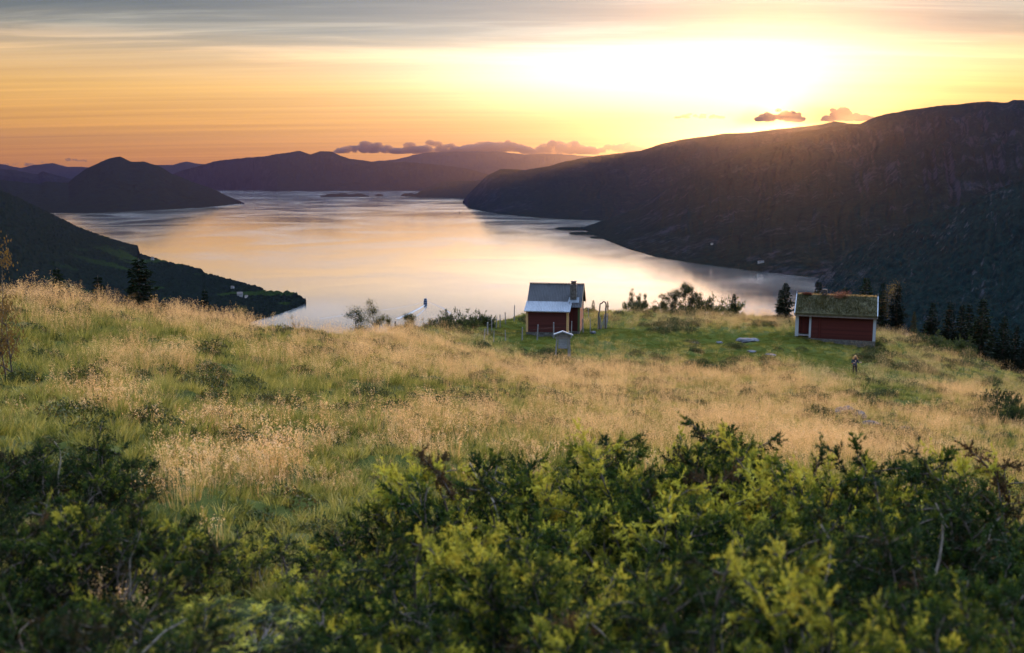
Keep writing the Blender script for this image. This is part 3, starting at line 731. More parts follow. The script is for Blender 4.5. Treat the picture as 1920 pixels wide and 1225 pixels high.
J = [  # px, Y, radius, height, variant, label
    (-60, 11.5, 1.0, .95, 0, "dark juniper bush cut off by the left edge, halfway down the picture"),
    (95, 11.0, .95, .85, 1, "dark green juniper at far left whose top stands against the olive meadow"),
    (-20, 7.4, .8, .75, 2, "shaded juniper on the left edge above the darkest corner"),
    (180, 7.6, .75, .62, 3, "low juniper in left foreground with a spray pointing up right over dry grass"),
    (60, 4.9, .6, .5, 1, "very dark juniper in the bottom left corner"),
    (300, 5.9, .62, .66, 0, "juniper with a drooping rounded spray above the pale grass tuft at lower left"),
    (470, 9.2, .8, .75, 1, "juniper sprig clump reaching into the tan grass left of centre"),
    (455, 6.2, .6, .62, 3, "juniper with bare grey twigs beside its crown, left of centre"),
    (640, 7.6, .75, .78, 2, "broad yellow green juniper below the dry grass, left of centre"),
    (610, 5.1, .58, .55, 0, "dark juniper mass behind the small upright tip at lower left centre"),
    (790, 10.0, .8, .9, 3, "juniper with a lone tip standing up against tan meadow left of centre"),
    (820, 6.4, .7, .72, 1, "juniper with a bare grey branch sticking out, near the middle of the foreground"),
    (960, 9.6, 1.0, .98, 0, "wide juniper at centre whose crown tops the foreground thicket"),
    (1010, 6.0, .7, .75, 2, "golden tipped juniper in the middle of the lower foreground"),
    (1120, 10.8, .9, .98, 1, "juniper below the signboard with twiggy brown tops"),
    (1205, 8.6, .8, .85, 3, "bushy juniper right of centre below a thin upright twig"),
    (1230, 5.3, .62, .62, 0, "dense bright juniper in lower foreground right of centre"),
    (1350, 11.2, .75, 1.3, 2, "tall juniper with a leaning plume standing above its neighbours, right of centre"),
    (1420, 9.6, .7, 1.15, 1, "juniper with several curved plumes pointing up into the tan grass"),
    (1400, 6.6, .72, .78, 3, "juniper with arching yellow sprays in the right foreground"),
    (1520, 10.6, .7, 1.2, 0, "juniper with a forked bare stem topped by two green tufts"),
    (1560, 7.6, .78, .80, 2, "rounded juniper in front of the dry meadow, right foreground"),
    (1450, 4.7, .52, .5, 1, "juniper with pale leaves at its foot on the bottom edge, right of centre"),
    (1640, 5.8, .6, .62, 3, "yellow tipped juniper beside the black hollow at lower right"),
    (1690, 10.6, .85, 1.12, 2, "upright juniper at right with a tall pointed tip"),
    (1790, 8.8, .8, 1.05, 1, "dark juniper at right with shaded gaps behind its stems"),
    (1900, 10.4, .85, 1.15, 0, "juniper on the right edge whose top meets the tan slope"),
    (1920, 7.2, .75, .95, 3, "dark juniper cut off by the right edge"),
    (480, 3.9, .36, .30, 2, "small bright juniper tip at the bottom edge, left of centre"),
    (690, 3.9, .40, .42, 0, "upright green juniper spire rising from the bottom edge"),
    (120, 3.9, .42, .22, 3, "low dark juniper under the bottom left corner of the thicket"),
    (1870, 4.9, .52, .55, 2, "small bright juniper in the bottom right corner"),
]
for i, (px, Y, r_, h_, v_, lb) in enumerate(J):
    tp_ = np.interp(px, [-60, 95, 250, 450, 640, 790, 880, 1000, 1200, 1300, 1350, 1420, 1520, 1600, 1700, 1800, 1920], [850, 830, 915, 955, 925, 870, 835, 825, 825, 815, 790, 805, 812, 850, 830, 860, 840])
    tp_ += 0 if Y >= 9 else 65 if Y >= 7 else 150 if Y >= 5.5 else 250 if Y >= 4.4 else 330
    tp_ += 75*max(0, 1-abs(px-430)/300)+((i*37) % 11-5)*7+(26 if px > 700 else 10)
    b_ = ray(px, tp_)[1]*Y; gg = gz1(ray(px, 600)[0]*Y, Y)
    hh = max(.12, (b_-gg)/1.0)
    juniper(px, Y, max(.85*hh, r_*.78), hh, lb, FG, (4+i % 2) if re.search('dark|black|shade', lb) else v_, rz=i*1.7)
# a bleached grass tuft and a few pale leaves among the junipers
def dry_tuft(px, py_, Y, N, L, R, label, m=None):
    x = ray(px, 600)[0]*Y; z_ = ray(px, py_)[1]*Y; g_ = gz1(x, Y)
    a = RNG.uniform(0, 6.28, N); q = R*np.sqrt(RNG.random(N))
    V, Fc, T, _ = blades(np.stack([np.cos(a)*q, np.sin(a)*q, 0*a-.05], 1), L*RNG.uniform(.6, 1.15, N), np.full(N, .006), a+RNG.normal(0, .5, N), RNG.uniform(.1, .7, N), RNG.uniform(.6, 1.9, N), 5, RNG.random(N))
    o = nobj("dry_grass_tuft", V, Fc, m or M_TAN, attrs={'tint': T}); o.location = (x, Y, g_); tag(o, label, "grass tuft")
dry_tuft(250, 1180, 3.7, 900, .62, .34, "pale bleached grass tuft at the bottom edge, left of centre")
dry_tuft(360, 1200, 3.6, 500, .50, .22, "smaller bleached grass tuft just right of the big one on the bottom edge")
def pale_plant(px, Y, h, label, seed):
    r = np.random.default_rng(seed); x = ray(px, 600)[0]*Y; root = empty("pale_leafed_plant", (x, Y, gz1(x, Y))); tag(root, label, "plant")
    p = [np.array([0, 0, 0.])]; d = np.array([.1, -.15, 1.])
    for k in range(5): d = d+r.normal(0, .1, 3); d /= np.linalg.norm(d); p.append(p[-1]+d*h/5)
    p = np.array(p); tv, tf = tubes([p], [np.linspace(.006, .003, 6)], 5); nobj("stem", tv, tf, M_DEADWOOD, root)
    V, Fc = [], []
    for k in range(6):
        b = p[-1-(k % 3)]; a = k*1.1+r.uniform(0, .4); o_ = np.array([math.cos(a), math.sin(a), r.uniform(-.1, .6)]); o_ /= np.linalg.norm(o_); s_ = np.cross(o_, [0, 0, 1]); s_ /= np.linalg.norm(s_); L = r.uniform(.045, .075)
        i = len(V); V += [b, b+o_*L*.45+s_*L*.28, b+o_*L*.8+s_*L*.18-np.array([0, 0, .006]), b+o_*L*1.05-np.array([0, 0, .015]), b+o_*L*.8-s_*L*.18-np.array([0, 0, .006]), b+o_*L*.45-s_*L*.28]; Fc.append([i, i+1, i+2, i+3, i+4, i+5])
    nobj("leaves", np.array(V), np.array(Fc), M_PALE, root)
M_PALE = leaf_mat("pale_leaves", [(.40, .36, .24), (.55, .50, .36), (.62, .58, .45)], .3)
pale_plant(1470, 3.3, .62, "small plant with whitish leaves at the bottom edge, right of centre", 2)
pale_plant(1425, 3.2, .50, "low plant with yellowed leaves at the bottom edge, left of the whitish one", 3)
# low thicket at mid distance and on the crest
def juniper_at(px, py, rad, h, label, group=None, var=0, rz=0., name="juniper_bush", back=0.0):
    x, Y = spot(px, py); return juniper(px, Y+back, rad, h, label, group, var, rz, far=True, dz=-.15, name=name)
JC = "dark junipers along the crest left of the red cabin"
for i, (px, Y, r_, h_, lb) in enumerate([
    (825, 90, 1.5, 1.4, "leftmost dark juniper on the crest against the water left of the red cabin"),
    (850, 94, 1.6, 1.7, "second dark juniper from the left on the crest beside the water"),
    (878, 99, 1.7, 1.6, "third dark juniper from the left on the crest near the fence"),
    (905, 103, 1.6, 1.5, "dark juniper at the right end of the crest hedge left of the red cabin")]):
    juniper(px, Y, r_, h_, lb, JC, i, i*1.1, far=True, dz=-.2)
JM = "dark bushes between the two cabins"
for i, (px, Y, r_, h_, lb) in enumerate([
    (1190, 121, 2.0, 1.9, "round dark bush on the crest at the left end of the thicket between the cabins"),
    (1240, 124, 2.2, 1.7, "dark green bush low on the crest left of the broad birch clump"),
    (1285, 121, 2.6, 2.3, "wide dark bush under the broad birch clump between the cabins"),
    (1320, 125, 2.4, 2.9, "dark bush just right of the broad birch clump between the cabins"),
    (1300, 114, 1.9, 1.1, "low green juniper in front of the thicket, its foot in the tan grass"),
    (1365, 127, 2.4, 2.8, "rounded dark bush with small spruce tip, right end of the thicket between the cabins")]):
    juniper(px, Y, r_, h_*.78, lb, JM, i, i*2.1, far=True, dz=-.2)
for i, (px, py, r_, h_, lb) in enumerate([
    (1800, 683, 1.8, .75, "flat dark juniper patch on the right hand slope below the spruces"), (1840, 690, 1.8, .8, "flat dark juniper beside the right hand spruces, slightly lower on the slope"),
    (1885, 775, 1.6, 1.4, "large dark juniper on the right edge of the tan slope"), (1900, 800, 1.5, 1.3, "dark juniper low on the right edge just above the foreground thicket"),
    (1640, 652, 1.3, 1.0, "dark bush at the stone foundation under the right corner of the turf cabin"),
    (1655, 816, .8, .45, "low dark juniper right of the bluish rock outcrop"), (1740, 825, .9, .5, "low dark bush at the lower end of the rock outcrop"),
    (1730, 648, 2.2, 1.5, "dark undergrowth at the foot of the brownish conifer right of the turf cabin"), (1765, 658, 2.2, 1.7, "dark bush under the left end of the spruce row"), (1800, 670, 2.2, 1.8, "dark bush below the second spruce of the right hand row"),
    (1832, 678, 2.3, 2.0, "dark bush at the foot of the tallest black spruce"), (1868, 690, 2.3, 2.0, "dark bush right of the tallest black spruce"), (1900, 700, 2.3, 2.0, "dark bush under the spruces at the right edge"),
    (1668, 625, 2.2, 1.6, "dark juniper hedge just right of the turf roofed cabin"), (1700, 632, 2.2, 1.4, "dark juniper in front of the tall spruce right of the turf roofed cabin")]):
    juniper_at(px, py, r_, h_, lb, None, i, i*1.3)
# the young shrub sprouting in the tan grass, and dark plants at left crest
juniper_at(1424, 770, .35, .7, "tiny dark seedling bush alone in the tan grass below the lawn", None, 1)

# ------------------------------------------------------------------ trees
def spruce_meshes(h=8.0, seed=0, spread=.20, sparse=1.0, mat_=None, px=.05):
    r = np.random.default_rng(seed); tp = [np.array([0, 0, -.3]), np.array([0, 0, h*.5]), np.array([0, 0, h])]
    tv, tf = tubes([np.array(tp)], [np.array([h*.018+.03, h*.010, .012])], 6)
    Vs = []; z_ = h*.06; Q = []
    paths, rads = [], []
    while z_ < h*.985:
        f = z_/h; L0 = h*spread*(1-f)**.85*r.uniform(.7, 1.12)+.06
        n = int(r.integers(5, 8)*sparse+.5)
        a0 = r.uniform(0, 6.28)
        for i in range(n):
            a = a0+i*6.283/n+r.normal(0, .18); L = L0*r.uniform(.62, 1.12)
            if f < .35: L *= r.uniform(.6, 1.0)
            droop = .10+.35*(1-f); o = np.array([math.cos(a), math.sin(a), 0.])
            K = 4; t = np.linspace(0, 1, K+1)
            p = np.array([0, 0, z_])+o[None]*(L*t)[:, None]; p[:, 2] += L*(.18*f*t-droop*t+.35*t**2*droop*1.5)
            paths.append(p); rads.append(np.linspace(.02, .006, K+1)*(.5+h/12))
            m = max(6, int(L/.07)); u = r.random(m)**.75; b = p[0]+(p[-1]-p[0])*u[:, None]; b[:, 2] = np.interp(u, t, p[:, 2])
            side = np.array([-o[1], o[0], 0])
            sg = np.where(r.random(m) < .5, -1, 1)
            dd = o[None]*.7+side[None]*(sg*r.uniform(.2, 1, m))[:, None]+np.array([0, 0, 1.])*r.normal(-.25, .22, m)[:, None]
            dd /= np.linalg.norm(dd, axis=1)[:, None]
            tl = (.14+.36*L*(1-u*.6))*r.uniform(.5, 1.1, m); Q.append((b, dd, tl))
        z_ += h*r.uniform(.022, .036)/ (1 if sparse >= 1 else sparse)
    b = np.concatenate([q[0] for q in Q]); d = np.concatenate([q[1] for q in Q]); tl = np.concatenate([q[2] for q in Q])
    rep = 4; b = np.repeat(b, rep, 0); d = np.repeat(d, rep, 0); tl = np.repeat(tl, rep)
    wv = np.cross(d, r.normal(size=d.shape)); wv /= np.linalg.norm(wv, axis=1)[:, None]
    wd = (px*1.1+tl*.16)[:, None]
    V = np.stack([b-wv*wd*.5, b+wv*wd*.5, b+d*(tl*.6)[:, None]+wv*wd*.35, b+d*tl[:, None], b+d*(tl*.55)[:, None]-wv*wd*.4], 1).reshape(-1, 3)
    Fc = np.arange(len(b)*5).reshape(-1, 5)
    bv, bf = tubes(paths, rads, 3)
    return [("trunk", npmesh("trunk", np.concatenate([tv, bv]), [np.concatenate([tf.reshape(-1, 4), bf+len(tv)])], M_BARK)), ("crown", npmesh("crown", V, Fc, mat_ or M_SPRUCE))]
def birch_meshes(h=4.0, seed=0, width=.4, leaf=.08, n=2600, mat_=None, clump=14, low=.25, stems=1):
    r = np.random.default_rng(seed); paths, rads, tips = [], [], []
    for s in range(stems):
        p = [np.array([r.normal(0, .1*(stems-1)), r.normal(0, .1*(stems-1)), -.2])]; d = np.array([r.normal(0, .12*stems), r.normal(0, .1*stems), 1.])
        hh = h*(1 if s == 0 else r.uniform(.6, .95))
        for k in range(8): d = d+np.array([*r.normal(0, .07, 2), .05]); d /= np.linalg.norm(d); p.append(p[-1]+d*hh/8)
        p = np.array(p); paths.append(p); rads.append(np.linspace(h*.012+.015, .008, 9)); tips.append((p[-1], .6))
        for i in range(int(clump/stems)+3):
            u = r.uniform(low, .97); k = u*8; k0 = int(k); b = p[k0]*(1-(k-k0))+p[min(8, k0+1)]*(k-k0)
            a = r.uniform(0, 6.28); L = h*width*(1.05-u*.75)*r.uniform(.5, 1.15); dd = np.array([math.cos(a), math.sin(a), r.uniform(.3, .9)])
            q = [b]
            for j in range(4): dd = dd+r.normal(0, .15, 3); dd /= np.linalg.norm(dd); q.append(q[-1]+dd*L/4)
            q = np.array(q); paths.append(q); rads.append(np.linspace(.012+.004*h, .004, 5)); tips += [(q[-1], 1.), (q[2], .8), (q[3], .9)]
    tv, tf = tubes(paths, rads, 4)
    C = np.array([t[0] for t in tips]); wt = np.array([t[1] for t in tips])*r.uniform(.4, 1.4, len(tips)); k = r.choice(len(C), n, p=wt/wt.sum())
    sg = h*.055*r.uniform(.6, 1.3, len(C))
    pos = C[k]+r.normal(size=(n, 3))*sg[k][:, None]
    V, Fc, _ = flecks(pos, leaf*r.uniform(.6, 1.3, n), 0, 1.3)
    return [("trunk", npmesh("trunk", tv, tf, M_BARK, True)), ("crown", npmesh("crown", V, Fc, mat_ or M_LEAF))]
def plant(name, meshes, px, Y, rz, sc, label, cat, group=None, dz=0.0):
    x = ray(px, 600)[0]*Y; o = empty(name, (x, Y, gz1(x, Y)+dz), rz, sc); tag(o, label, cat, group)
    for n_, me in meshes: link(bpy.data.objects.new(n_, me), o)
    return o
def tree_to(name, meshes, h0, px, py_top, Y, label, cat, group=None, rz=0.0, wide=1.0):
    """scale a tree of height h0 so that it reaches the height seen in the photo"""
    x = ray(px, 600)[0]*Y; g_ = gz1(x, Y); top = ray(px, py_top)[1]*Y; s = (top-g_)/h0
    o = empty(name, (x, Y, g_), rz, (s*wide, s*wide, s)); tag(o, label, cat, group)
    for n_, me in meshes: link(bpy.data.objects.new(n_, me), o)
    return o
SP = [spruce_meshes(8, 200+i, sp_, px=.09) for i, sp_ in enumerate([.20, .17, .22, .15])]
SPY = [spruce_meshes(3.0, 210+i, .28, sparse=.75, px=.035) for i in range(3)]
SPW = spruce_meshes(3.4, 231, .36, sparse=.9, px=.04)
BI = [birch_meshes(4, 220+i, w_, stems=s_, n=n_) for i, (w_, s_, n_) in enumerate([(.36, 1, 3600), (.42, 3, 9500), (.30, 1, 4200), (.40, 2, 6500)])]
BA = birch_meshes(5, 240, .26, mat_=M_AUT, n=1500); BB = birch_meshes(3, 241, .35, mat_=M_BRONZE, n=1500, stems=3)
GR = "spruces on the slope at right"
for i, (px, pt, Y, v, wd, lb) in enumerate([
    (1652, 537, 118, 1, 1.0, "slender spruce with see-through crown just right of the turf cabin"),
    (1681, 537, 118, 0, 1.05, "dark broad spruce, tallest of those near the turf cabin"),
    (1748, 573, 119, 2, .95, "dark spruce between the brown conifer and the right hand row"),
    (1780, 571, 116, 0, .95, "black spruce at the left end of the right hand row"),
    (1803, 578, 117, 1, 1.0, "narrow spruce, second in the right hand row"),
    (1817, 577, 121, 3, 1.0, "thin faint spruce behind the second one of the right hand row"),
    (1842, 565, 112, 2, 1.0, "big black spruce, the tallest of the right hand row"),
    (1884, 597, 106, 0, 1.0, "black spruce right of the tallest one, near the right edge"),
    (1908, 616, 104, 1, .95, "spruce at the right edge with a narrow dark top"),
    (1925, 640, 101, 2, 1.0, "spruce cut off by the right edge of the picture"),
    (1865, 632, 113, 1, 1.1, "short dark spruce filling the gap beside the tallest one")]):
    tree_to("spruce_tree", SP[v], 8, px, pt-7, Y, lb, "spruce", GR, i*1.3, wd*1.3)
tree_to("larch_tree", spruce_meshes(8, 250, .19, .9, M_AUT and leaf_mat("bronze_needles", [(.03, .028, .01), (.06, .05, .015), (.10, .07, .02)], .35), .09), 8, 1714, 583, 118, "brownish green conifer between the dark spruces at right", "larch", None, 0, 1.1)
tree_to("birch_tree", BA, 5, 1637, 517, 124, "yellow autumn birch rising behind the right end of the turf roof", "birch")
tree_to("spruce_tree", SPY[0], 3, 1621, 521, 123, "small spruce top above the right part of the turf roof", "spruce")
tree_to("spruce_tree", SPY[1], 3, 1532, 528, 122, "small spruce top above the left part of the turf roof", "spruce")
tree_to("spruce_tree", SPY[2], 3, 1582, 538, 121, "tiny spruce tip above the middle of the turf roof", "spruce")
tree_to("spruce_tree", SPW, 3.4, 1471, 530, 121, "spruce standing directly left of the turf roofed cabin", "spruce", None, 1, 1.05)
tree_to("spruce_tree", SPY[1], 3, 1461, 543, 123, "thin twiggy spruce at the left side of the one beside the turf cabin", "spruce", None, 2, .8)
GB = "small birches between the two cabins"
for i, (px, pt, Y, v, wd, lb) in enumerate([
    (1181, 541, 122, 0, .8, "slim feathery birch, leftmost of those between the cabins"),
    (1196, 549, 123, 2, .7, "thin small tree, second of those between the cabins"),
    (1211, 551, 121, 3, .8, "bushy small tree, third of those between the cabins"),
    (1240, 550, 122, 3, 1.0, "small birch left of the broad clump, leaning crown"),
    (1263, 541, 123, 1, 1.0, "birch with rounded crown forming the left of the broad clump"),
    (1287, 529, 122, 1, 1.0, "tallest birch of the broad clump between the cabins"),
    (1304, 546, 124, 2, .9, "small birch on the right side of the broad clump"),
    (1330, 558, 124, 3, .9, "low open birch between the broad clump and the rounded bush")]):
    tree_to("birch_tree", BI[v], 4, px, pt, Y, lb, "birch", GB, i*2.2, wd)
tree_to("spruce_tree", SPY[0], 3, 1375, 551, 126, "little spruce top poking out of the rounded dark bush", "spruce", None, 1, 1.1)
tree_to("spruce_tree", SPY[1], 3, 1112, 563, 124, "small spruce between the red cabin and the branch gate", "spruce", None, 2, .8)
tree_to("spruce_tree", SPY[2], 3, 1139, 564, 123, "small spruce seen through the right side of the branch gate", "spruce", None, 0, .6)
GL = "small trees on the left crest below the boat"
for i, (ms, h0, px, pt, Y, wd, lb, ct, nm) in enumerate([
    (BI[3], 4, 672, 577, 73, 1.1, "bushy birch at the left of the group below the boat", "birch", "birch_tree"),
    (BI[0], 4, 704, 562, 76, .9, "tallest birch of the group left of the boat wake, slim bare stem", "birch", "birch_tree"),
    (BI[2], 4, 730, 590, 78, .9, "thin pale birch right of the tallest one below the boat", "birch", "birch_tree"),
    (SPY[0], 3, 741, 602, 78, .7, "tiny spruce beside the thin pale birch below the boat", "spruce", "spruce_tree"),
    (BI[1], 4, 768, 586, 84, 1.1, "round leafy tree directly under the boat", "birch", "birch_tree"),
    (BB, 3, 798, 597, 86, 1.0, "small reddish bush right of the round leafy tree", "bush", "bush"),
    (SPY[1], 3, 837, 579, 100, .6, "tiny thin spruce sticking up from the juniper hedge", "spruce", "spruce_tree")]):
    tree_to(nm, ms, h0, px, pt, Y, lb, ct, GL, i*1.7, wd)
# left crest
tree_to("spruce_tree", SPW, 3.4, 266, 484, 51, "large dark spruce standing out of the tan grass on the left crest", "spruce", None, .4, 1.15)
tree_to("spruce_tree", SPY[0], 3, 113, 503, 52, "small dark spruce top at far left above the tan grass", "spruce", None, 1.4, .6)
tree_to("spruce_tree", SPY[1], 3, 188, 517, 52, "small spruce between the far left one and the large dark spruce", "spruce", None, 2.4, .75)
tree_to("spruce_tree", SPY[2], 3, 386, 543, 58, "little spruce right of the large dark spruce on the left crest", "spruce", None, 2.4, .65)
tree_to("bush", BB, 3, 205, 548, 46, "brown leafy bush below the small spruce on the left crest", "bush", None, 0, 1.2)
tree_to("bush", BB, 3, 255, 552, 45, "reddish bush at the foot of the large dark spruce", "bush", None, 1.5, 1.3)
tree_to("bush", BI[3], 4, 448, 573, 55, "olive green bush at the right end of the left crest beside the water", "bush", None, 1, 1.0)
tree_to("bush", BB, 3, 552, 592, 58, "reddish brown twiggy bush in the grass against the water", "bush", None, 2, .7)
tree_to("bush", BB, 3, -2, 456, 22, "tall reddish stalk with dark leaves on the left edge", "bush", None, .8, .45)

# ------------------------------------------------------------------ building helpers
class MB:
    def __init__(s): s.V = []; s.F = []; s.n = 0
    def add(s, V, Fc):
        s.V.append(np.asarray(V, float)); s.F += [[i+s.n for i in f] for f in Fc]; s.n += len(V); return s
    def box(s, x0, x1, y0, y1, z0, z1):
        V = [(x, y, z_) for z_ in (z0, z1) for (x, y) in ((x0, y0), (x1, y0), (x1, y1), (x0, y1))]
        return s.add(V, [[3, 2, 1, 0], [4, 5, 6, 7], [0, 1, 5, 4], [1, 2, 6, 5], [2, 3, 7, 6], [3, 0, 4, 7]])
    def bar(s, a, b, w_, h_=None, up=(0, 0, 1), taper=1.0):
        a, b = Vector(a), Vector(b); d = (b-a).normalized(); u = Vector(up)
        if abs(d.dot(u)) > .95: u = Vector((0, 1, 0))
        sd = d.cross(u).normalized()*(w_/2); u2 = sd.cross(d).normalized()*((h_ or w_)/2)
        V = [a-sd-u2, a+sd-u2, a+sd+u2, a-sd+u2]+[b+(-sd-u2)*taper, b+(sd-u2)*taper, b+(sd+u2)*taper, b+(-sd+u2)*taper]
        return s.add([tuple(v) for v in V], [[0, 1, 2, 3], [7, 6, 5, 4], [0, 4, 5, 1], [1, 5, 6, 2], [2, 6, 7, 3], [3, 7, 4, 0]])
    def build(s, name, m, parent=None, smooth=False, bevel=0):
        me = bpy.data.meshes.new(name); me.from_pydata(np.concatenate(s.V).tolist(), [], s.F); me.update()
        if m: me.materials.append(m)
        if smooth:
            for p in me.polygons: p.use_smooth = True
        o = link(bpy.data.objects.new(name, me), parent)
        if bevel:
            bv = o.modifiers.new("bevel", 'BEVEL'); bv.width = bevel; bv.segments = 2; bv.limit_method = 'ANGLE'
        return o
def siding(mb, p0, p1, z0, z1, thick=.025, board=.14, top=None):
    """horizontal lapped boards from p0 to p1 (outward normal is to the right of p0->p1 direction reversed)"""
    p0 = np.array(p0, float); p1 = np.array(p1, float); d = (p1-p0); L = np.linalg.norm(d); d /= L; n = np.array([d[1], -d[0]])
    z = z0
    V, Fc = [], []
    while z < z1-.01:
        zt = min(z+board, z1); a0, b0, a1, b1 = 0, L, 0, L
        if top:  # gable: clip widths; top(z) -> (a, b) along the wall
            a0, b0 = top(z); a1, b1 = top(zt)
        i = len(V)
        for (s_, zz_, o) in ((a0, z, thick), (b0, z, thick), (b1, zt, thick*.35), (a1, zt, thick*.35), (a0, z, 0), (b0, z, 0)):
            q = p0+d*s_+n*o; V.append((q[0], q[1], zz_))
        Fc += [[i, i+1, i+2, i+3], [i+4, i+5, i+1, i]]
        z = zt
    mb.add(V, Fc)
def board_mat(name, col, axis=2, per=.14, worn=.25):
    m, t = mat(name)
    co = t.n('ShaderNodeTexCoord').outputs['Object']
    sp = t.n('ShaderNodeSeparateXYZ', {0: co})
    k = t.math('FLOOR', t.math('DIVIDE', sp.outputs[axis], per))
    wn = t.n('ShaderNodeTexWhiteNoise', {'W': k}, noise_dimensions='1D').outputs[0]
    mp_ = t.n('ShaderNodeMapping', {0: co, 'Scale': (1, 1, 6) if axis == 2 else (6, 6, 1)}).outputs[0]
    nz = t.n('ShaderNodeTexNoise', {'Vector': mp_, 'Scale': 3.0, 'Detail': 7.0, 'Roughness': .7}).outputs[0]
    f = t.math('ADD', t.math('MULTIPLY', wn, .4), t.math('MULTIPLY', nz, .6))
    c_ = t.ramp(f, [(.25, tuple(v*(1-worn*1.4) for v in col)), (.75, tuple(v*(1+worn) for v in col))])
    p = t.n('ShaderNodeBsdfPrincipled', {'Base Color': c_, 'Roughness': .75, 'Specular IOR Level': .25})
    bn = t.n('ShaderNodeBump', {'Height': nz, 'Strength': .4, 'Distance': .01}); t.t.links.new(bn.outputs[0], p.inputs['Normal'])
    t.n('ShaderNodeOutputMaterial', {0: p.outputs[0]}); return m
M_RED = board_mat("red_boards", (.050, .008, .006))
M_RED2 = board_mat("red_vertical_boards", (.052, .007, .005), 0, .12)
M_DRED = board_mat("dark_red_boards", (.055, .012, .010))
M_OCHRE = board_mat("ochre_boards", (.42, .27, .12), 2, 3.0)
M_WHITE = board_mat("white_boards", (.26, .30, .35), 2, 3.0, .08)
M_GREENB = board_mat("green_boards", (.05, .09, .035), 2, 3.0)
M_GREY = simple("weathered_grey_wood", (.17, .17, .175), .85, .25, 5, stretch=(5, 5, .6), bump=.5)
M_DARKWOOD = simple("dark_gate_wood", (.09, .075, .065), .9, .25, 8, bump=.5)
M_STONE = simple("field_stone", (.085, .085, .082), .95, .3, 5, bump=.8)
M_ROCK = simple("bluish_rock", (.036, .040, .048), .9, .3, 2.0, bump=.8)
M_TIN_D = simple("dark_corrugated_tin", (.026, .029, .035), .6, .15, 1.5, spec=.3, metallic=.1, stretch=(1, .3, 1))
M_TIN_L = simple("pale_corrugated_tin", (.085, .105, .13), .5, .12, 1.5, spec=.4, metallic=.2, stretch=(1, .3, 1))
M_GLASS = simple("window_glass", (.03, .035, .04), .08, .1, 3, spec=.8)

def corrugated(name, x0, x1, ya, za, yb, zb, m, parent, pitch=.16, amp=.028, thick=.012):
    """sheet from the eave (ya, za) up to the top edge (yb, zb), ribs running down the slope"""
    n = int((x1-x0)/pitch*8); xs = np.linspace(x0, x1, n); off = amp*np.sin((xs-x0)/pitch*2*math.pi)
    nrm = np.array([-(zb-za), (yb-ya)]); nrm = nrm/np.linalg.norm(nrm); 
    if nrm[1] < 0: nrm = -nrm
    rows = []
    for (y, z_, k) in ((ya, za, 0), (yb, zb, 0), (yb, zb, -thick), (ya, za, -thick)):
        rows.append(np.stack([xs, y+nrm[0]*(off+k), z_+nrm[1]*(off+k)], 1))
    V = np.concatenate(rows); Fc = []
    for r_ in range(4):
        a, b = r_*n, ((r_+1) % 4)*n
        i = np.arange(n-1); Fc.append(np.stack([a+i, a+i+1, b+i+1, b+i], 1))
    Fc = np.concatenate(Fc)
    return nobj(name, V, Fc, m, parent, smooth=False)
def stones(mb, x0, x1, y0, y1, z0, z1, seed=0, sz=.3, courses=None):
    """a rough dry stone face: irregular blocks"""
    r = random.Random(seed); z = z0
    while z < z1-.02:
        h = min(r.uniform(sz*.4, sz*.75), z1-z); x = x0
        while x < x1-.02:
            w_ = min(r.uniform(sz*.7, sz*1.8), x1-x); q = r.uniform(0, .05)
            b0 = mb.n; mb.box(x+.008, x+w_-.008, y0-q, y1, z+.006, z+h-.006)
            V = mb.V[-1]; V += np.array([[r.uniform(-.02, .02) for _ in range(3)] for _ in range(8)])
            x += w_
        z += h

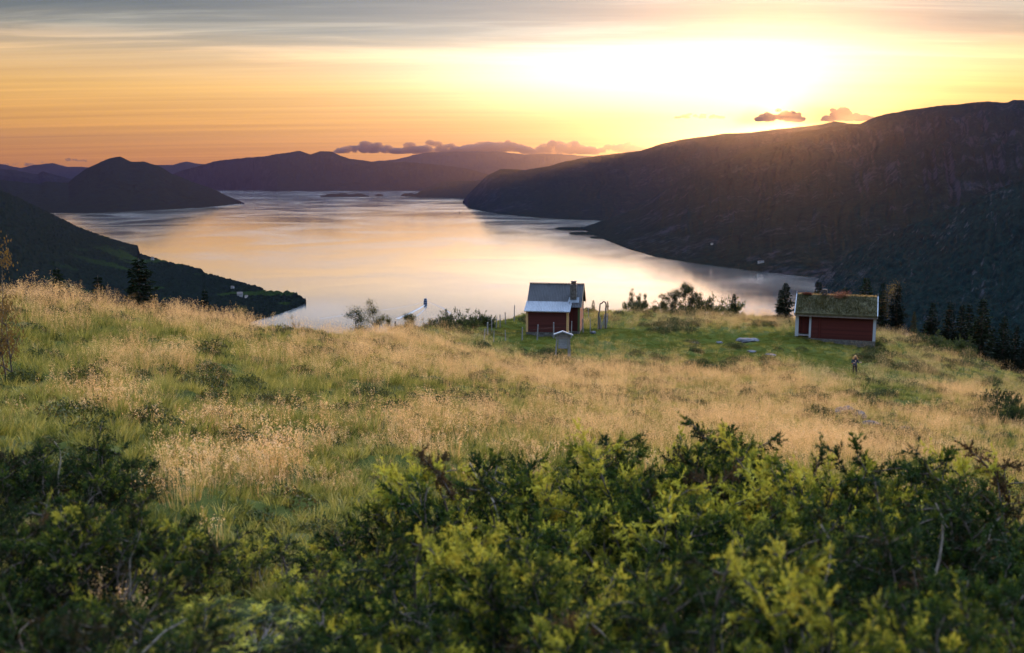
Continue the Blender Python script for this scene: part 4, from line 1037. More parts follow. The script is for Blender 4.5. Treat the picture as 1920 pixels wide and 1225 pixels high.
# ------------------------------------------------------------------ red cabin with tin roofs
def red_cabin():
    x, Y = ray(986, 600)[0]*100, 100.0
    # lower left corner of the lean-to front, local x runs right along it, y away, z up from there
    base = at(987, 622, 100.0)
    rz = math.radians(-9)
    root = empty("red_cabin", base, rz); tag(root, "red boarded cabin with grey tin roofs, a lean-to in front and a stone chimney", "cabin")
    Wl = 4.25; Dl = 1.7; HL = 2.15; HT = 3.05
    # lean-to: front wall, left wall, right wall
    s = MB(); siding(s, (0.14, 0), (Wl-.14, 0), 0, HL); siding(s, (0, Dl), (0, 0.02), 0, HL); siding(s, (Wl, 0.02), (Wl, Dl), 0, HL+.1)
    s.add([(0, .02, HL), (0, Dl, HL), (0, Dl, HT)], [[0, 1, 2]]); s.add([(Wl, .02, HL), (Wl, Dl, HL), (Wl, Dl, HT)], [[0, 2, 1]])
    s.build("lean_to_wall", M_DRED, root)
    MB().box(-.05, .17, -.05, .02, -.02, HL-.02).box(-.05, -.003, .02, .16, -.02, HL-.02).build("corner_board", M_OCHRE, root)
    MB().box(Wl-.17, Wl+.05, -.05, .02, -.02, HL-.02).box(Wl+.003, Wl+.05, .02, .20, -.02, HL-.02).build("corner_board", M_OCHRE, root)
    MB().box(.17, Wl-.17, -.045, .0, HL-.12, HL-.02).build("frieze_board", M_OCHRE, root)
    f = MB(); stones(f, -.02, Wl+.02, -.02, .3, -.75, -.02, 3, .32); f.box(.02, Wl-.02, .05, Dl, -.75, -.03); f.build("foundation", M_STONE, root)
    # main house
    X0, X1, Y0, Y1 = .05, 5.25, Dl, Dl+4.3; EZ = 2.62; RZ = 4.45; ym = (Y0+Y1)/2+.0
    s = MB(); siding(s, (Wl, Y0), (X1, Y0), -.1, EZ+.1); s.build("front_wall", M_RED2, root)
    s = MB(); siding(s, (X0, Y1), (X0, Y0), -.1, EZ); s.build("side_wall", M_DRED, root)
    gt = lambda zz: ((0, Y1-Y0) if zz <= EZ else ((zz-EZ)/(RZ-EZ)*(ym-Y0), (Y1-Y0)-(zz-EZ)/(RZ-EZ)*(Y1-ym)))
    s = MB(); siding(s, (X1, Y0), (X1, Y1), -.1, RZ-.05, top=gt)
    s.build("gable_wall", board_mat("pink_red_boards", (.16, .065, .05)), root)  # same red siding, paler and pinker to paint the light on this side
    s = MB(); s.add([(X0, Y0, EZ), (X0, Y1, EZ), (X0, ym, RZ-.05)], [[0, 1, 2]]); siding(s, (X1, Y1), (X0, Y1), -.1, EZ); s.build("rear_wall", M_DRED, root)
    MB().box(X1-.18, X1+.04, Y0-.05, Y0-.004, -.12, EZ+.05).box(X1+.003, X1+.04, Y0-.004, Y0+.12, -.12, EZ).build("corner_board", M_GREENB, root)
    MB().box(X1+.003, X1+.045, Y1-.14, Y1+.03, -.12, EZ).build("corner_board", M_DARKWOOD, root)
    f = MB(); f.box(X0+.05, X1-.03, Y0+.03, Y1-.05, -.8, -.105); stones(f, Wl, X1+.02, Y0-.05, Y0+.2, -.7, -.1, 5, .3); f.build("foundation", M_STONE, root)
    # roofs
    ov = .30; sl_ = (RZ-EZ)/(ym-Y0)
    corrugated("main_roof", X0-.25, X1+.28, Y0-.38, EZ-sl_*.38+.10, ym, RZ+.10, M_TIN_D, root)
    corrugated("rear_roof", X0-.25, X1+.28, Y1+.35, EZ-sl_*.35+.10, ym+.012, RZ+.10, M_TIN_D, root)
    corrugated("lean_to_roof", -.22, Wl+.22, -.32, HL+.02, Y0-.02, EZ+.30, M_TIN_L, root)
    MB().bar((X0-.27, ym, RZ+.15), (X1+.30, ym, RZ+.15), .22, .03).build("ridge_cap", M_TIN_D, root)
    for (ya, yb) in ((Y0-.38, ym), (Y1+.35, ym)):
        za = EZ-sl_*.38+.02
        MB().bar((X1+.24, ya, za), (X1+.24, yb, RZ+.02), .03, .17, up=(0, 0, 1)).build("barge_board", M_OCHRE, root)
    MB().bar((-.2, -.30, HL-.03), (Wl+.2, -.30, HL-.03), .025, .07).build("fascia", M_GREY, root)
    # gable window and door hint on the recessed wall
    cx = 4.55; yb = Y0+.7; zb = EZ+sl_*.7
    c = MB(); stones(c, cx-.33, cx+.33, yb-.33, yb+.33, zb-.35, RZ+.22, 8, .24); c.box(cx-.27, cx+.27, yb-.27, yb+.28, zb-.4, RZ+.2)
    ch = c.build("chimney", M_STONE, root)
    c = MB(); stones(c, cx-.24, cx+.24, yb-.24, yb+.24, RZ+.22, RZ+.45, 9, .2); c.box(cx-.28, cx+.28, yb-.28, yb+.28, RZ+.45, RZ+.53); c.build("chimney_cap", simple("sooty_stone", (.06, .05, .045), .95, .25, 6), ch)
    fl = MB(); z0 = zb-sl_*.62+.15
    fl.add([(cx-.55, yb-.62, z0), (cx+.62, yb-.62, z0), (cx+.60, yb-.05, z0+sl_*.57), (cx-.45, yb-.05, z0+sl_*.57),
            (cx-.55, yb-.62, z0-.02), (cx+.62, yb-.62, z0-.02), (cx+.60, yb-.05, z0+sl_*.57-.02), (cx-.45, yb-.05, z0+sl_*.57-.02)],
           [[0, 1, 2, 3], [7, 6, 5, 4], [0, 4, 5, 1], [1, 5, 6, 2], [3, 7, 4, 0]])
    fl.build("flashing", M_TIN_L, ch)
red_cabin()

# ------------------------------------------------------------------ turf roofed cabin
def turf_cabin():
    base = at(1491, 627, 100.0)
    rz = math.radians(-19)
    root = empty("turf_roofed_cabin", base, rz); tag(root, "long red cabin with a grass turf roof, white corner boards and a stone foundation", "cabin")
    Wd, Dp, H = 7.65, 4.6, 2.2; yr = Dp/2; RZ = 3.55
    s = MB(); siding(s, (1.45, 0), (Wd-.0, 0), -.30, H, board=.16); siding(s, (Wd, 0), (Wd, Dp), -.3, H); siding(s, (0, Dp), (0, .35), -.1, H)
    s.add([(Wd, 0, H), (Wd, Dp, H), (Wd, yr, RZ)], [[0, 1, 2]]); s.add([(0, 0, H), (0, Dp, H), (0, yr, RZ)], [[0, 2, 1]])
    siding(s, (Wd, Dp), (0, Dp), -.3, H); s.build("wall", M_RED, root)
    MB().box(2.2, 2.5, -.035, -.026, -.25, H-.05).build("vertical_batten", M_RED2, root)
    s = MB(); s.box(.0, 1.45, .35, .40, .12, H); 
    for i in range(11): s.box(.03+i*.13, .13+i*.13, .325, .352, .12, H)
    s.build("recessed_wall", M_RED2, root)
    MB().box(.0, .30, -.03, .0, -.18, H-.02).box(-.03, 0, -.03, .2, -.18, H-.02).build("corner_board", M_WHITE, root)
    MB().box(1.32, 1.52, -.045, .06, -.25, H-.02).build("post", M_WHITE, root)
    MB().box(Wd-.24, Wd+.03, -.04, -.0, -.32, H-.02).box(Wd+.003, Wd+.035, 0, .2, -.32, H-.02).build("corner_board", M_WHITE, root)
    MB().box(.1, 1.35, -.02, .3, -.1, .02).build("threshold", M_GREY, root)
    f = MB(); stones(f, 0.0, Wd+.03, .0, .35, -1.25, -.31, 12, .42); f.box(.1, Wd-.05, .2, Dp-.1, -1.25, -.32); f.box(Wd-.1, Wd+.03, .36, Dp, -1.25, -.32); f.build("foundation", M_STONE, root)
    # roof body
    e = .38; sl_ = (RZ-H)/yr; ez = H-sl_*e
    b = MB()
    V = []
    for x_ in (-.06, Wd+.06): V += [(x_, -e, ez+.02), (x_, yr, RZ+.04), (x_, Dp+e, ez+.02), (x_, Dp+e, ez+.30), (x_, yr, RZ+.36), (x_, -e, ez+.30)]
    b.add(V, [[0, 5, 4, 3, 2, 1], [6, 7, 8, 9, 10, 11], [0, 6, 11, 5], [5, 11, 10, 4], [4, 10, 9, 3], [3, 9, 8, 2], [2, 8, 7, 1], [1, 7, 6, 0]])
    b.build("roof_body", simple("turf_soil", (.045, .042, .02), 1, .3, 3, bump=.5), root)
    MB().bar((-.08, -e-.03, ez+.02), (Wd+.08, -e-.03, ez+.02), .05, .12).build("eave_board", M_DARKWOOD, root)
    for x_ in (-.12, Wd+.12):
        for (ya, yb) in ((-e-.05, yr+.02), (Dp+e+.05, yr-.02)):
            o = MB().bar((x_, ya, ez+.16), (x_, yb, RZ+.24), .07, .34).build("barge_board", M_WHITE, root)
        MB().bar((x_, yr-.03, RZ+.2), (x_, yr-.03, RZ+.62), .05, .10, taper=.6).build("finial", M_WHITE, root)
    # living turf
    r = RNG; n = 9000
    X = r.uniform(-.02, Wd+.02, n); q = r.random(n)**1.0; y_ = -e+q*(yr+e); z_ = ez+.29+(RZ+.36-ez-.30)*q
    back = r.random(n) < .25; y_ = np.where(back, Dp-y_, y_)
    cl = .5+.7*fbm(X/.8, y_/.6, 3, 91)
    L = r.uniform(.12, .42, n)*(.35+1.3*cl); L = np.where(q < .06, L*.8, L)
    V, Fc, T, _ = blades(np.stack([X, y_, z_-.02], 1), L, np.full(n, .026), r.uniform(0, 6.28, n), r.uniform(.1, .8, n), r.uniform(.3, 1.6, n), 3, np.clip(cl*.6+r.normal(0, .15, n), 0, 1))
    nobj("turf", V, Fc, leaf_mat("roof_turf", [(.010, .014, .005), (.024, .028, .008), (.058, .048, .015), (.13, .09, .035)], .3, attr='tint'), root, attrs={'tint': T})
    n = 1500; X = r.uniform(0, Wd, n); y_ = yr+r.normal(0, .12, n)
    V, Fc, T, _ = blades(np.stack([X, y_, 0*X+RZ+.30], 1), r.uniform(.06, .22, n), np.full(n, .015), r.uniform(0, 6.28, n), r.uniform(.0, .5, n), r.uniform(.1, .8, n), 3, r.uniform(.3, .9, n))
    nobj("ridge_grass", V, Fc, M_TAN, root, attrs={'tint': T})
    # heather clump and dark chimney on the ridge
    n = 1500; p = r.normal(size=(n, 3))*np.array([.42, .22, .20])+np.array([4.05, yr-.35, RZ+.40]); p[:, 0] += (p[:, 2]-RZ-.3)*.9
    V, Fc, T = flecks(p, .07, .5, 1.5)
    nobj("heather_clump", V, Fc, M_HEATH, root)
    n = 1600; p = r.normal(size=(n, 3))*np.array([.20, .08, .05])+np.array([.95, yr-.2, RZ+.42]); V, Fc, T = flecks(p, .07, .5, 1.5); nobj("heather_clump", V, Fc, M_HEATH, root)
    c = MB(); cx = 2.62; st = simple("dark_chimney_stone", (.05, .045, .04), .95, .3, 6)
    stones(c, cx-.26, cx-.10, yr-.25, yr+.25, RZ+.1, RZ+.72, 4, .14); stones(c, cx+.10, cx+.26, yr-.25, yr+.25, RZ+.1, RZ+.72, 6, .14); stones(c, cx-.24, cx+.24, yr-.25, yr+.25, RZ+.70, RZ+.92, 7, .2)
    c.box(cx-.1, cx+.1, yr-.2, yr+.2, RZ+.05, RZ+.40); c.build("chimney", st, root)
turf_cabin()

# ------------------------------------------------------------------ sign board shelter
def notice_board():
    x, Y = spot(1048, 672); g0 = at(1045, 676, Y); g1_ = at(1066, 674, Y); k = Y/F
    root = empty("notice_board", ((g0.x+g1_.x)/2, Y, (g0.z+g1_.z)/2)); tag(root, "grey plank notice board under a little pitched roof on two leaning posts", "notice board")
    def L(px, py, dy=0): p = at(px, py, Y+dy); return (p.x-root.location.x, dy, p.z-root.location.z)
    pl = L(1041, 680), L(1045, 626); pr = L(1066, 680), L(1065.5, 626)
    MB().bar(*pl, .14, taper=.85).build("post", M_GREY, root, bevel=.02); MB().bar(*pr, .13, taper=.85).build("post", M_GREY, root, bevel=.02)
    MB().bar((pr[0][0]+.18, .35, pr[0][2]), (pr[1][0]+.10, .35, pr[1][2]+.15), .11, taper=.85).build("post", M_GREY, root, bevel=.02)
    a, b = L(1047, 627), L(1064, 654); n = 9; s = MB(); hgt = (a[2]-b[2])/n
    for i in range(n): s.box(a[0], b[0], .06, .10+.01*(i % 2), b[2]+i*hgt+.006, b[2]+(i+1)*hgt-.006)
    s.build("panel", simple("blue_grey_boards", (.17, .19, .22), .8, .2, 5, stretch=(.6, 1, 6), bump=.4), root)
    ap, le, re = L(1055.5, 622), L(1038.5, 628), L(1074.5, 629)
    for (p, q, m) in ((ap, le, M_GREY), (ap, re, M_WHITE)):
        MB().bar((p[0], .12, p[2]), (q[0], .12, q[2]), .75, .05, up=(0, 0, 1)).build("roof_plank", M_GREY, root)
        MB().bar((p[0], -.275, p[2]+.03), (q[0], -.275, q[2]+.03), .04, .09, up=(0, 0, 1)).build("roof_edge", m, root)
    MB().bar(L(1041, 634, .02), L(1070, 634, .02), .05, .09).build("crossbeam", M_GREY, root)
notice_board()

# ------------------------------------------------------------------ fence round the cabin
def post_line():
    root = None; r = random.Random(5)
    P_ = [(907, 640, 617, 2), (914, 632, 610, 0), (922, 625, 604, 0), (930, 618, 596, 1), (938, 616, 592, 0), (948, 611, 590, 0), (964, 606, 575, 0),
          (925, 640, 620, 1), (948, 639, 619, 0), (979, 640, 616, 1), (1007, 640, 612, 1), (1038, 637, 607, 0), (1071, 636, 605, 0), (1094, 625, 600, -3), (1107, 625, 598, 0), (1104, 600, 580, -1)]
    pts = []
    for i, (px, pb, pt, ln) in enumerate(P_):
        x, Y = spot(px, pb)
        if i == 13: x, Y = spot(1094, 624)
        pts.append((x, Y, gz1(x, Y), (pb-pt)*Y/F+.1, ln*Y/F))
    root = empty("fence", (pts[8][0], pts[8][1], pts[8][2])); tag(root, "old fence of uneven grey wooden posts round the red cabin", "fence")
    o = root.location
    for (x, Y, z_, h, ln) in pts:
        w_ = r.uniform(.10, .15)
        MB().bar((x-o.x, Y-o.y, z_-o.z-.3), (x+ln+r.uniform(-.05, .05)-o.x, Y-o.y, z_+h-o.z), w_, w_*.9, taper=r.uniform(.55, .85)).build("post", M_GREY, root, bevel=.02)
    for a, b in ((0, 1), (1, 2), (2, 3), (3, 4), (4, 5), (7, 8), (8, 9), (9, 10), (10, 11), (11, 12)):
        p, q = pts[a], pts[b]
        MB().bar((p[0]-o.x, p[1]-o.y, p[2]+p[3]*.7-o.z), (q[0]-o.x, q[1]-o.y, q[2]+q[3]*.7-o.z), .008).build("wire", M_DARKWOOD, root)
post_line()
def skinned(name, chains, m, parent=None, sub=1, loc=None):
    """chains: list of [(x,y,z,r), ...]; a chain starting at an existing point joins on there"""
    me = bpy.data.meshes.new(name); bm = bmesh.new(); lay = bm.verts.layers.skin.verify(); idx = {}
    for ci, ch in enumerate(chains):
        prev = None
        for (x, y, z_, r_) in ch:
            key = (round(x, 4), round(y, 4), round(z_, 4))
            if key not in idx:
                v = bm.verts.new((x, y, z_)); 
                rr = r_ if hasattr(r_, '__len__') else (r_, r_)
                v[lay].radius = rr; idx[key] = v
                v[lay].use_root = (len(idx) == 1)
            v = idx[key]
            if prev is not None and prev != v and not bm.edges.get((prev, v)): bm.edges.new((prev, v))
            prev = v
    bm.to_mesh(me); bm.free(); me.materials.append(m)
    o = link(bpy.data.objects.new(name, me), parent)
    sk = o.modifiers.new("skin", 'SKIN'); sk.use_smooth_shade = True
    sb = o.modifiers.new("sub", 'SUBSURF'); sb.levels = sub; sb.render_levels = sub
    if loc is not None: o.location = loc
    return o
def branch_gate():
    x, Y = spot(1132, 619); root = empty("branch_gate", (x, Y, gz1(x, Y)-.05)); tag(root, "arched gateway of crooked dark branches and grey stakes right of the red cabin", "gate")
    s = lambda px, py: ((px-1132)*Y/F, (619-py)*Y/F)
    def ch(pts, r0, r1, y=0):
        n = len(pts); return [(s(*p)[0], y+.02*((i*7) % 3), s(*p)[1], r0+(r1-r0)*i/(n-1)) for i, p in enumerate(pts)]
    skinned("arch", [ch([(1124, 620), (1123.5, 606), (1122.5, 590), (1124, 579), (1124.5, 569), (1127.5, 568.5), (1131, 564.5), (1134, 566), (1136, 570), (1135, 578), (1135.5, 590), (1135, 600), (1135.5, 620)], .075, .075)], M_DARKWOOD, root)
    for pts in ([(1121.5, 620), (1122, 608), (1121.5, 596), (1122.5, 585)], [(1126, 619), (1126.5, 608), (1125, 594)], [(1133, 617), (1133, 602), (1134, 590)], [(1137, 618), (1137, 604), (1136, 594)], [(1139.5, 606), (1138.5, 588)], [(1127, 619), (1130, 608), (1134, 594)]):
        skinned("stake", [ch(pts, .065, .05, .1*(pts[0][0] % 3))], M_GREY, root)
branch_gate()

# ------------------------------------------------------------------ rocks
def rock(name, px, py, wpx, h, label, seed, n=1, group=None):
    x, Y = spot(px, py); r = np.random.default_rng(seed); w_ = wpx*Y/F
    bm = bmesh.new(); bmesh.ops.create_icosphere(bm, subdivisions=4, radius=1)
    V = np.array([v.co[:] for v in bm.verts])
    f = 1+.35*fbm(V[:, 0]*1.6+seed, V[:, 1]*1.6+V[:, 2], 4, seed)+.10*fbm(V[:, 0]*6, V[:, 2]*6+V[:, 1]*4, 3, seed+1)
    V = V*f[:, None]; V = np.sign(V)*np.abs(V)**.85
    V *= np.array([w_/2, max(.5, w_*.4), h])
    for v, c_ in zip(bm.verts, V): v.co = c_
    me = bpy.data.meshes.new(name); bm.to_mesh(me); bm.free(); me.materials.append(M_ROCK)
    o = link(bpy.data.objects.new(name, me)); o.location = (x, Y, gz1(x, Y)+h*.15); o.rotation_euler = (0, 0, r.uniform(-.3, .3))
    tag(o, label, "rock", group); return o
for i, a_ in enumerate([(1553, 785, 26, .28, "leftmost slab of the bluish rock outcrop in the tan grass at right"), (1574, 786, 24, .32, "second slab from the left in the bluish rock outcrop at right"),
    (1592, 788, 28, .40, "highest boulder in the middle of the bluish rock outcrop at right"), (1612, 795, 22, .25, "small slab below the middle boulder of the rock outcrop"),
    (1634, 805, 30, .30, "long slab at the right part of the bluish rock outcrop"), (1660, 812, 20, .22, "lowest small rock at the right end of the outcrop"), (1700, 815, 26, .25, "pale rock to the right, apart from the main outcrop"),
    (1402, 641, 44, .28, "flat grey rock in the green lawn between the two cabins"), (1305, 645, 13, .16, "small rock in the lawn left of the flat grey one"), (1350, 644, 12, .12, "low stone between the two rocks on the lawn"),
    (1446, 668, 22, .16, "bluish stone in the lawn below the flat grey rock"), (1112, 626, 10, .22, "stone by the fence foot left of the branch gate"), (997, 625, 14, .3, "stone under the left front corner of the red cabin"), (1410, 662, 18, .14, "pinkish flat stone half hidden by tan grass on the lawn")]):
    rock("rock", a_[0], a_[1], a_[2], a_[3], a_[4], 60+i)

# ------------------------------------------------------------------ the walker
def walker():
    x, Y = spot(1602, 706); root = empty("person", (x, Y, gz1(x, Y)+.02), 0, 1.0)
    tag(root, "person with long fair hair in a dark jacket and trousers walking up the slope", "person")
    skin = simple("skin", (.42, .25, .19), .6, .08, 20); navy = simple("navy_jacket", (.012, .022, .055), .8, .2, 10); black = simple("black_trousers", (.008, .008, .010), .85, .2, 10)
    hairm = simple("fair_hair", (.50, .28, .10), .6, .3, 30, stretch=(4, 4, .5)); shoe = simple("pale_boots", (.42, .44, .46), .7, .15, 14); red = simple("red_bag", (.5, .02, .015), .7, .1, 10)
    # faces -Y (towards the camera); local x to the right of the picture
    arm = {}
    body = [[(0, 0, .92, .12), (0, .0, 1.02, .11), (0, .0, 1.15, .11), (0, .01, 1.30, .12), (0, .01, 1.40, .08), (0, 0, 1.46, .050), (0, -.01, 1.53, .07), (0, -.015, 1.60, .086), (0, -.01, 1.67, .075)],
            [(0, .01, 1.40, .08), (-.16, .01, 1.36, .055), (-.27, .03, 1.13, .042), (-.17, -.16, 1.10, .034), (-.12, -.21, 1.13, .026)],
            [(0, .01, 1.40, .08), (.16, .01, 1.36, .055), (.24, .03, 1.14, .042), (.34, -.17, 1.14, .034), (.38, -.23, 1.17, .026)],
            [(0, 0, .92, .12), (-.09, 0, .86, .085), (-.09, .02, .48, .055), (-.08, .10, .10, .038), (-.08, .04, .05, .035), (-.08, -.08, .04, .028)],
            [(0, 0, .92, .12), (.09, 0, .86, .085), (.09, -.12, .50, .055), (.08, -.10, .10, .038), (.08, -.17, .05, .035), (.08, -.27, .05, .028)]]
    for (hx, hy, hz, sx) in ((-.12, -.21, 1.13, 1), (.38, -.23, 1.17, 1)):
        px_, py_, pz_ = hx+.02*sx, hy-.045, hz+.015
        body.append([(hx, hy, hz, .026), (px_, py_, pz_, (.030, .018))])
        for k, (dx, ln) in enumerate(((-.026, .060), (-.009, .070), (.009, .066), (.026, .052))):
            body.append([(px_, py_, pz_, (.030, .018)), (px_+dx, py_-.03, pz_+.004, .0085), (px_+dx*1.15, py_-.03-ln*.5, pz_-.008, .008), (px_+dx*1.15, py_-.025-ln*.8, pz_-.032, .007)])
        body.append([(hx, hy, hz, .026), (hx-.035, hy-.02, hz+.015, .010), (hx-.045, hy-.05, hz+.012, .009), (hx-.038, hy-.075, hz+.005, .008)])
    b = skinned("body", body, skin, root, 2)
    # face details: nose, eyes, mouth, ears
    def ball(name, c_, r_, m_, par): 
        bm = bmesh.new(); bmesh.ops.create_uvsphere(bm, u_segments=12, v_segments=8, radius=1); me = bpy.data.meshes.new(name); bmesh.ops.scale(bm, vec=r_, verts=bm.verts); bmesh.ops.translate(bm, vec=c_, verts=bm.verts); bm.to_mesh(me); bm.free(); me.materials.append(m_)
        for p in me.polygons: p.use_smooth = True
        return link(bpy.data.objects.new(name, me), par)
    ball("nose", (0, -.108, 1.585), (.013, .02, .022), skin, b)
    dk = simple("dark_eye", (.02, .015, .012), .3, .1, 5)
    ball("eye", (-.032, -.092, 1.61), (.014, .008, .008), dk, b); ball("eye", (.032, -.092, 1.61), (.014, .008, .008), dk, b)
    ball("mouth", (0, -.098, 1.548), (.024, .008, .007), simple("lips", (.30, .10, .09), .6, .1, 9), b)
    # hair: cap with strands falling to the shoulders
    r = np.random.default_rng(3); n = 900; a = r.uniform(0, 6.28, n); ok = ~((np.abs(a-4.71) < .75)); a = a[ok]; n = len(a)
    st_ = np.stack([.062*np.cos(a), .062*np.sin(a)+.01, 0*a+1.70+r.normal(0, .012, n)], 1); pts = []
    st_[:, 2] -= .0
    V, Fc, T, _ = blades(st_, r.uniform(.28, .38, n), np.full(n, .014), a, np.full(n, 2.5)+r.normal(0, .1, n), np.full(n, .6)+r.normal(0, .15, n), 7, r.random(n))
    nobj("hair", V, Fc, hairm, b)
    ball("hair_cap", (0, .012, 1.655), (.088, .092, .078), hairm, b)
    # jacket
    jk = [[(0, 0, .84, (.19, .14)), (0, 0, .95, (.165, .125)), (0, 0, 1.12, (.155, .12)), (0, .01, 1.28, (.175, .13)), (0, .01, 1.38, (.12, .10)), (0, 0, 1.46, (.075, .075))],
          [(0, .01, 1.38, (.12, .10)), (-.165, .01, 1.355, .078), (-.275, .03, 1.13, .064), (-.18, -.15, 1.10, .050)],
          [(0, .01, 1.38, (.12, .10)), (.165, .01, 1.355, .078), (.245, .03, 1.14, .064), (.335, -.16, 1.14, .050)]]
    skinned("jacket", jk, navy, root, 2)
    tr_ = [[(0, 0, .90, (.15, .12)), (-.095, 0, .82, .105), (-.095, .02, .48, .078), (-.085, .09, .13, .055)], [(0, 0, .90, (.15, .12)), (.095, 0, .82, .105), (.095, -.12, .50, .078), (.085, -.10, .13, .055)]]
    skinned("trousers", tr_, black, root, 2)
    for sx, fy in ((-.08, .04), (.08, -.17)):
        skinned("boot", [[(sx, fy+.06, .16, .058), (sx, fy+.05, .06, .058), (sx, fy-.05, .045, .05), (sx, fy-.14, .035, .042)]], shoe, root, 2)
    skinned("scarf", [[(-.09, -.04, 1.45, .05), (0, -.10, 1.42, .055), (.09, -.04, 1.45, .05)]], black, root, 2)
    return root
wk = walker()
def bag():
    x, Y = wk.location.x, wk.location.y
    o = skinned("shoulder_bag", [[(-.21, .02, .98, (.06, .05)), (-.22, .02, 1.06, (.07, .05))]], simple("red_bag_cloth", (.45, .02, .015), .7, .1, 10), wk, 2); o.name = "waist_bag"
bag()

# ------------------------------------------------------------------ boats and their wake
def ferry():
    p = on_water(797.5, 569.5); root = empty("ferry", p, math.radians(3)); tag(root, "dark blue boat seen from behind, heading out along the fjord with a wake", "boat")
    blue = simple("dark_blue_paint", (.010, .035, .085), .4, .1, .3, spec=.4); deck = simple("boat_deck", (.04, .06, .09), .6, .1, .3); wh = simple("boat_white", (.3, .34, .4), .5, .08, .3)
    # hull: sections from the stern (y=0) to the bow (y=34)
    ys = np.linspace(0, 34, 12); V = []; 
    for y in ys:
        t = y/34; hw = 5.6*(1-max(0, (t-.45)/.55)**2.2)+.05; top = 2.8+2.6*t**2
        V += [(-hw*.75, y, -1.5), (-hw, y, .6), (-hw, y, top), (hw, y, top), (hw, y, .6), (hw*.75, y, -1.5)]
    Fc = []
    for i in range(11):
        for j in range(6): a = i*6+j; b_ = i*6+(j+1) % 6; Fc.append([a, b_, b_+6, a+6])
    Fc += [[5, 4, 3, 2, 1, 0], [66, 67, 68, 69, 70, 71]]
    h = MB(); h.add(V, Fc); h.build("hull", blue, root)
    MB().box(-5.3, 5.3, .6, 1.0, 2.8, 4.0).build("stern_rail", wh, root)
    c = MB().box(-5.0, 5.0, 5, 22, 3.2, 9.5).build("deckhouse", blue, root, bevel=.3)
    MB().box(-5.3, 5.3, 4.6, 22.5, 9.5, 9.9).build("deck_edge", wh, c)
    MB().box(-4.3, 4.3, 9, 19, 9.9, 14.0).build("wheelhouse", blue, root, bevel=.3)
    for k in range(4): MB().box(-3.6+k*1.9, -2.2+k*1.9, 8.93, 8.99, 11.6, 13.0).build("window", M_GLASS, root)
    MB().box(-2.0, 2.0, 7, 9, 9.9, 15.2).build("funnel", deck, root, bevel=.3)
    MB().bar((0, 14, 14), (0, 14, 21), .35, taper=.5).bar((-2, 14, 17.5), (2, 14, 17.5), .25).build("mast", wh, root)
    return root
ferry()
def wake():
    def rib(pts, w0, w1, z_, Hs):
        P_ = [on_water(*p) for p in pts]; P_ = [Vector((q.x, q.y, 0)) for q in P_]; V = []; n = len(P_)
        # resample
        Q = []
        for i in range(n-1):
            for k in range(12): Q.append(P_[i].lerp(P_[i+1], k/12))
        Q.append(P_[-1]); N = len(Q)
        for i, q in enumerate(Q):
            d = (Q[min(i+1, N-1)]-Q[max(i-1, 0)]).normalized(); s = Vector((d.y, -d.x, 0)); w_ = w0+(w1-w0)*i/(N-1)
            hgt = Hs*(1-i/(N-1))+.08
            for (k, zz_) in ((-1, -.05), (-.5, hgt*.6), (0, hgt), (.5, hgt*.6), (1, -.05)):
                V.append((q.x+s.x*w_*k, q.y+s.y*w_*k, WATER_Z+zz_+.05*math.sin(i*1.3+k)))
        return np.array(V), grid_faces(N, 5)
    foam = simple("wake_foam", (.26, .25, .24), .8, .15, .05, spec=.1)
    m, t = mat("wake_swell"); gl = t.n('ShaderNodeBsdfPrincipled', {'Base Color': (.17, .17, .18, 1), 'Roughness': .8, 'Specular IOR Level': .1}); t.n('ShaderNodeOutputMaterial', {0: gl.outputs[0]})
    Vs, Fs, o = [], [], 0
    for a_ in ([(796, 573), (786, 579), (768, 588), (745, 598)], ):
        V, Fc = rib(a_, 2.5, 7, 0, .15); q = nobj("boat_wake", V, Fc, foam, smooth=True); tag(q, kind='structure')
    for a_ in ([(795, 566), (780, 571), (750, 577), (700, 584), (600, 598)], [(796, 572), (780, 581), (762, 590), (748, 598)], [(801, 566), (815, 571), (830, 578), (845, 588)], [(800, 574), (792, 584), (780, 594)]):
        V, Fc = rib(a_, .8, 3.0, 0, .12); Vs.append(V); Fs.append(Fc+o); o += len(V)
    q = nobj("bow_waves", np.concatenate(Vs), np.concatenate(Fs), m, smooth=True); tag(q, kind='structure')
wake()
def small_boat():
    p = on_water(862, 399.5); root = empty("small_boat", p, .3); tag(root, "tiny dark boat far out near the foot of the long right hand ridge", "boat")
    blk = simple("boat_dark", (.02, .02, .025), .6, .1, .3)
    MB().add([(-4, 0, -1), (4, 0, -1), (4.5, 0, 4), (-4.5, 0, 4), (0, 22, -1), (0, 24, 5)], [[0, 1, 2, 3], [1, 4, 5, 2], [4, 0, 3, 5], [3, 2, 5], [0, 4, 1]]).build("hull", blk, root)
    MB().box(-3, 3, 5, 13, 3.5, 13).build("cabin", blk, root)
    MB().bar((0, 8, 13), (0, 8, 22), .8).build("mast", blk, root)
small_boat()

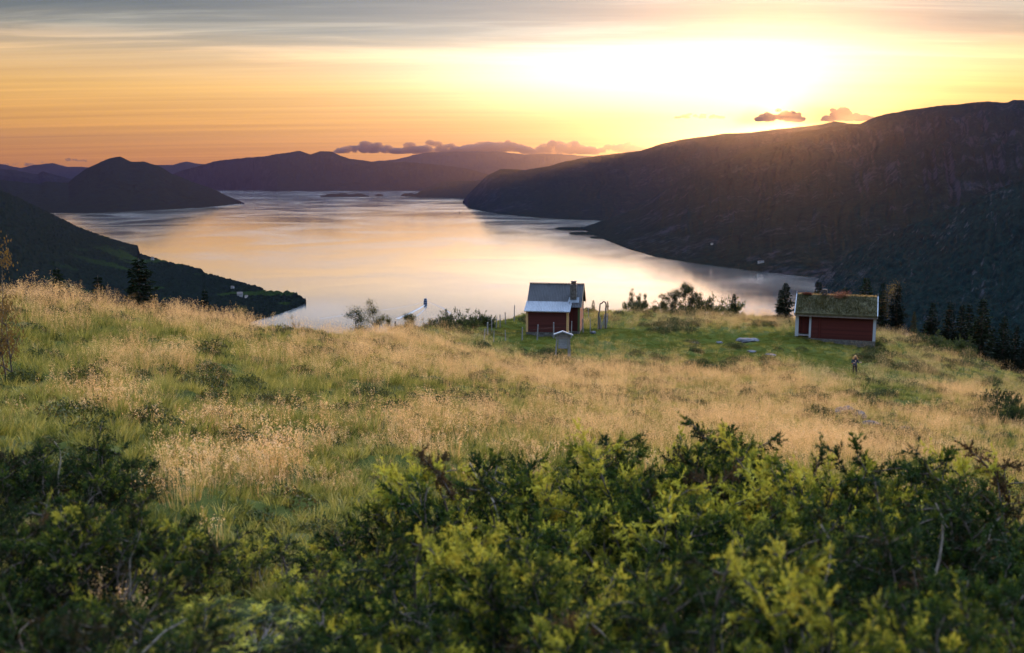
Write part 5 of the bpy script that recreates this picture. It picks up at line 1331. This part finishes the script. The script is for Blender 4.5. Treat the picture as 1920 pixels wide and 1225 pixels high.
# ------------------------------------------------------------------ houses on the far shores
def far_house(px, py, Y, w_, label, col=(.7, .7, .7), rz=.2, roofc=(.08, .07, .07)):
    p = at(px, py, Y); root = empty("farmhouse", p, rz); tag(root, label, "house", "houses on the far shores")
    wall = simple("house_paint", col, .8, .05, .2); rf = simple("house_roof", roofc, .8, .1, .2); d = w_*.7; h = w_*.5; r_ = h+w_*.35
    MB().box(-w_/2, w_/2, -d/2, d/2, -12, h).add([(-w_/2, -d/2, h), (-w_/2, d/2, h), (-w_/2, 0, r_)], [[0, 2, 1]]).add([(w_/2, -d/2, h), (w_/2, d/2, h), (w_/2, 0, r_)], [[0, 1, 2]]).build("wall", wall, root)
    MB().add([(-w_*.55, -d*.6, h-.6), (w_*.55, -d*.6, h-.6), (w_*.55, 0, r_), (-w_*.55, 0, r_), (-w_*.55, d*.6, h-.6), (w_*.55, d*.6, h-.6),
              (-w_*.55, 0, r_+.5), (w_*.55, 0, r_+.5)], [[0, 1, 7, 6], [6, 7, 5, 4]]).build("roof", rf, root)
DG = bpy.context.evaluated_depsgraph_get
def far_hit(px, py):
    bpy.context.view_layer.update(); a, b = ray(px, py); d = Vector((a, 1, b)).normalized()
    o_ = d*900
    hz_ = bpy.data.objects['haze']; hz_.hide_set(True)
    ok, loc, *_ = S.ray_cast(DG(), o_, d)
    hz_.hide_set(False)
    return loc if ok else at(px, py, 3000)
for (px, py, w_, lb, col, rz) in [(450, 556, 17, "white farmhouse, largest of the buildings on the wooded headland at left", (.22, .23, .25), .2), (436, 541, 10, "small pale house above the white farmhouse on the wooded headland", (.22, .23, .25), -.3),
    (462, 558, 9, "low shed right of the white farmhouse on the headland", (.45, .42, .4), .6), (286, 487, 12, "tiny pale house among trees on the upper wooded shore", (.22, .23, .25), .1),
    (1424, 494, 13, "white house at the foot of the great mountain, left one of two", (.22, .23, .25), .1), (1430, 493, 11, "white house at the foot of the great mountain, right one of two", (.22, .23, .25), -.2),
    (1335, 459, 10, "lone pale house on the lower slope of the great mountain", (.22, .23, .25), .3)]:
    q = far_hit(px, py); far_house(px, py, q.y, w_, lb, col, rz)

# ------------------------------------------------------------------ clouds
def cloud(px0, px1, py0, py1, Y, seed, n, label, dens=.0016, flat=.5):
    r = np.random.default_rng(seed); Vs, Fs = [], []; o = 0
    bm = bmesh.new(); bmesh.ops.create_icosphere(bm, subdivisions=3, radius=1); B = np.array([v.co[:] for v in bm.verts]); FB = np.array([[v.index for v in f.verts] for f in bm.faces]); bm.free()
    k = Y/F; W_ = (px1-px0)*k; Hh = (py1-py0)*k; c0 = at((px0+px1)/2, py1, Y)
    n = n*4
    for i in range(n):
        u = r.uniform(-1, 1); env = (1-abs(u)**3)*(.55+.45*math.sin(u*5+seed*2.1)**2)
        cz = Hh*(.16+.74*r.random()**1.3*env); rad = Hh*r.uniform(.10, .22)*(1.15-.5*cz/Hh)+Hh*.03
        f = 1+.45*fbm(B[:, 0]*2+i, B[:, 2]*2+B[:, 1], 4, seed+i)
        V = B*f[:, None]*np.array([rad*r.uniform(1.3, 2.4), rad*1.6, rad])+np.array([u*W_/2*.95, r.normal(0, Hh*.3), cz]); V[:, 2] = np.where(V[:, 2] < Hh*.08, Hh*.08+(V[:, 2]-Hh*.08)*.3, V[:, 2])
        Vs.append(V); Fs.append(FB+o); o += len(B)
    ob = nobj("cloud", np.concatenate(Vs), np.concatenate(Fs), CLOUDM, smooth=True); ob.location = c0
    if seed in (6, 7, 8, 9): ob.data.materials[0] = CLOUDD
    rm = ob.modifiers.new("fuse", 'REMESH'); rm.mode = 'VOXEL'; rm.voxel_size = max(Hh/22, W_/260)
    tag(ob, label, "cloud", kind='structure'); return ob
m_, t_ = mat("cloud_vapour"); pv_ = t_.n('ShaderNodeVolumePrincipled', {'Color': (.16, .135, .125, 1), 'Density': .0060, 'Anisotropy': .55}); t_.n('ShaderNodeOutputMaterial', {1: pv_.outputs[0]})
CLOUDM = m_
m_, t_ = mat("dark_cloud_vapour"); pv_ = t_.n('ShaderNodeVolumePrincipled', {'Color': (.05, .042, .036, 1), 'Density': .012, 'Anisotropy': .4}); t_.n('ShaderNodeOutputMaterial', {1: pv_.outputs[0]})
CLOUDD = m_
YC = 46000
for a_ in [(636, 745, 263, 289, 1, 12, ""), (740, 870, 262, 290, 2, 14, ""), (850, 1000, 258, 290, 3, 16, ""), (985, 1120, 261, 291, 4, 13, ""), (1120, 1208, 264, 288, 5, 9, ""),
           (1268, 1354, 211, 223, 6, 8, ""), (1420, 1506, 205, 230, 7, 9, ""), (1542, 1618, 202, 229, 8, 8, ""), (1618, 1634, 213, 227, 9, 4, ""), (122, 146, 294, 303, 10, 4, ""), (148, 164, 296, 304, 11, 3, ""), (0, 120, 303, 312, 12, 8, "")]:
    cloud(a_[0], a_[1], a_[2], a_[3], YC, a_[4], a_[5], "low cloud bank over the far mountains")
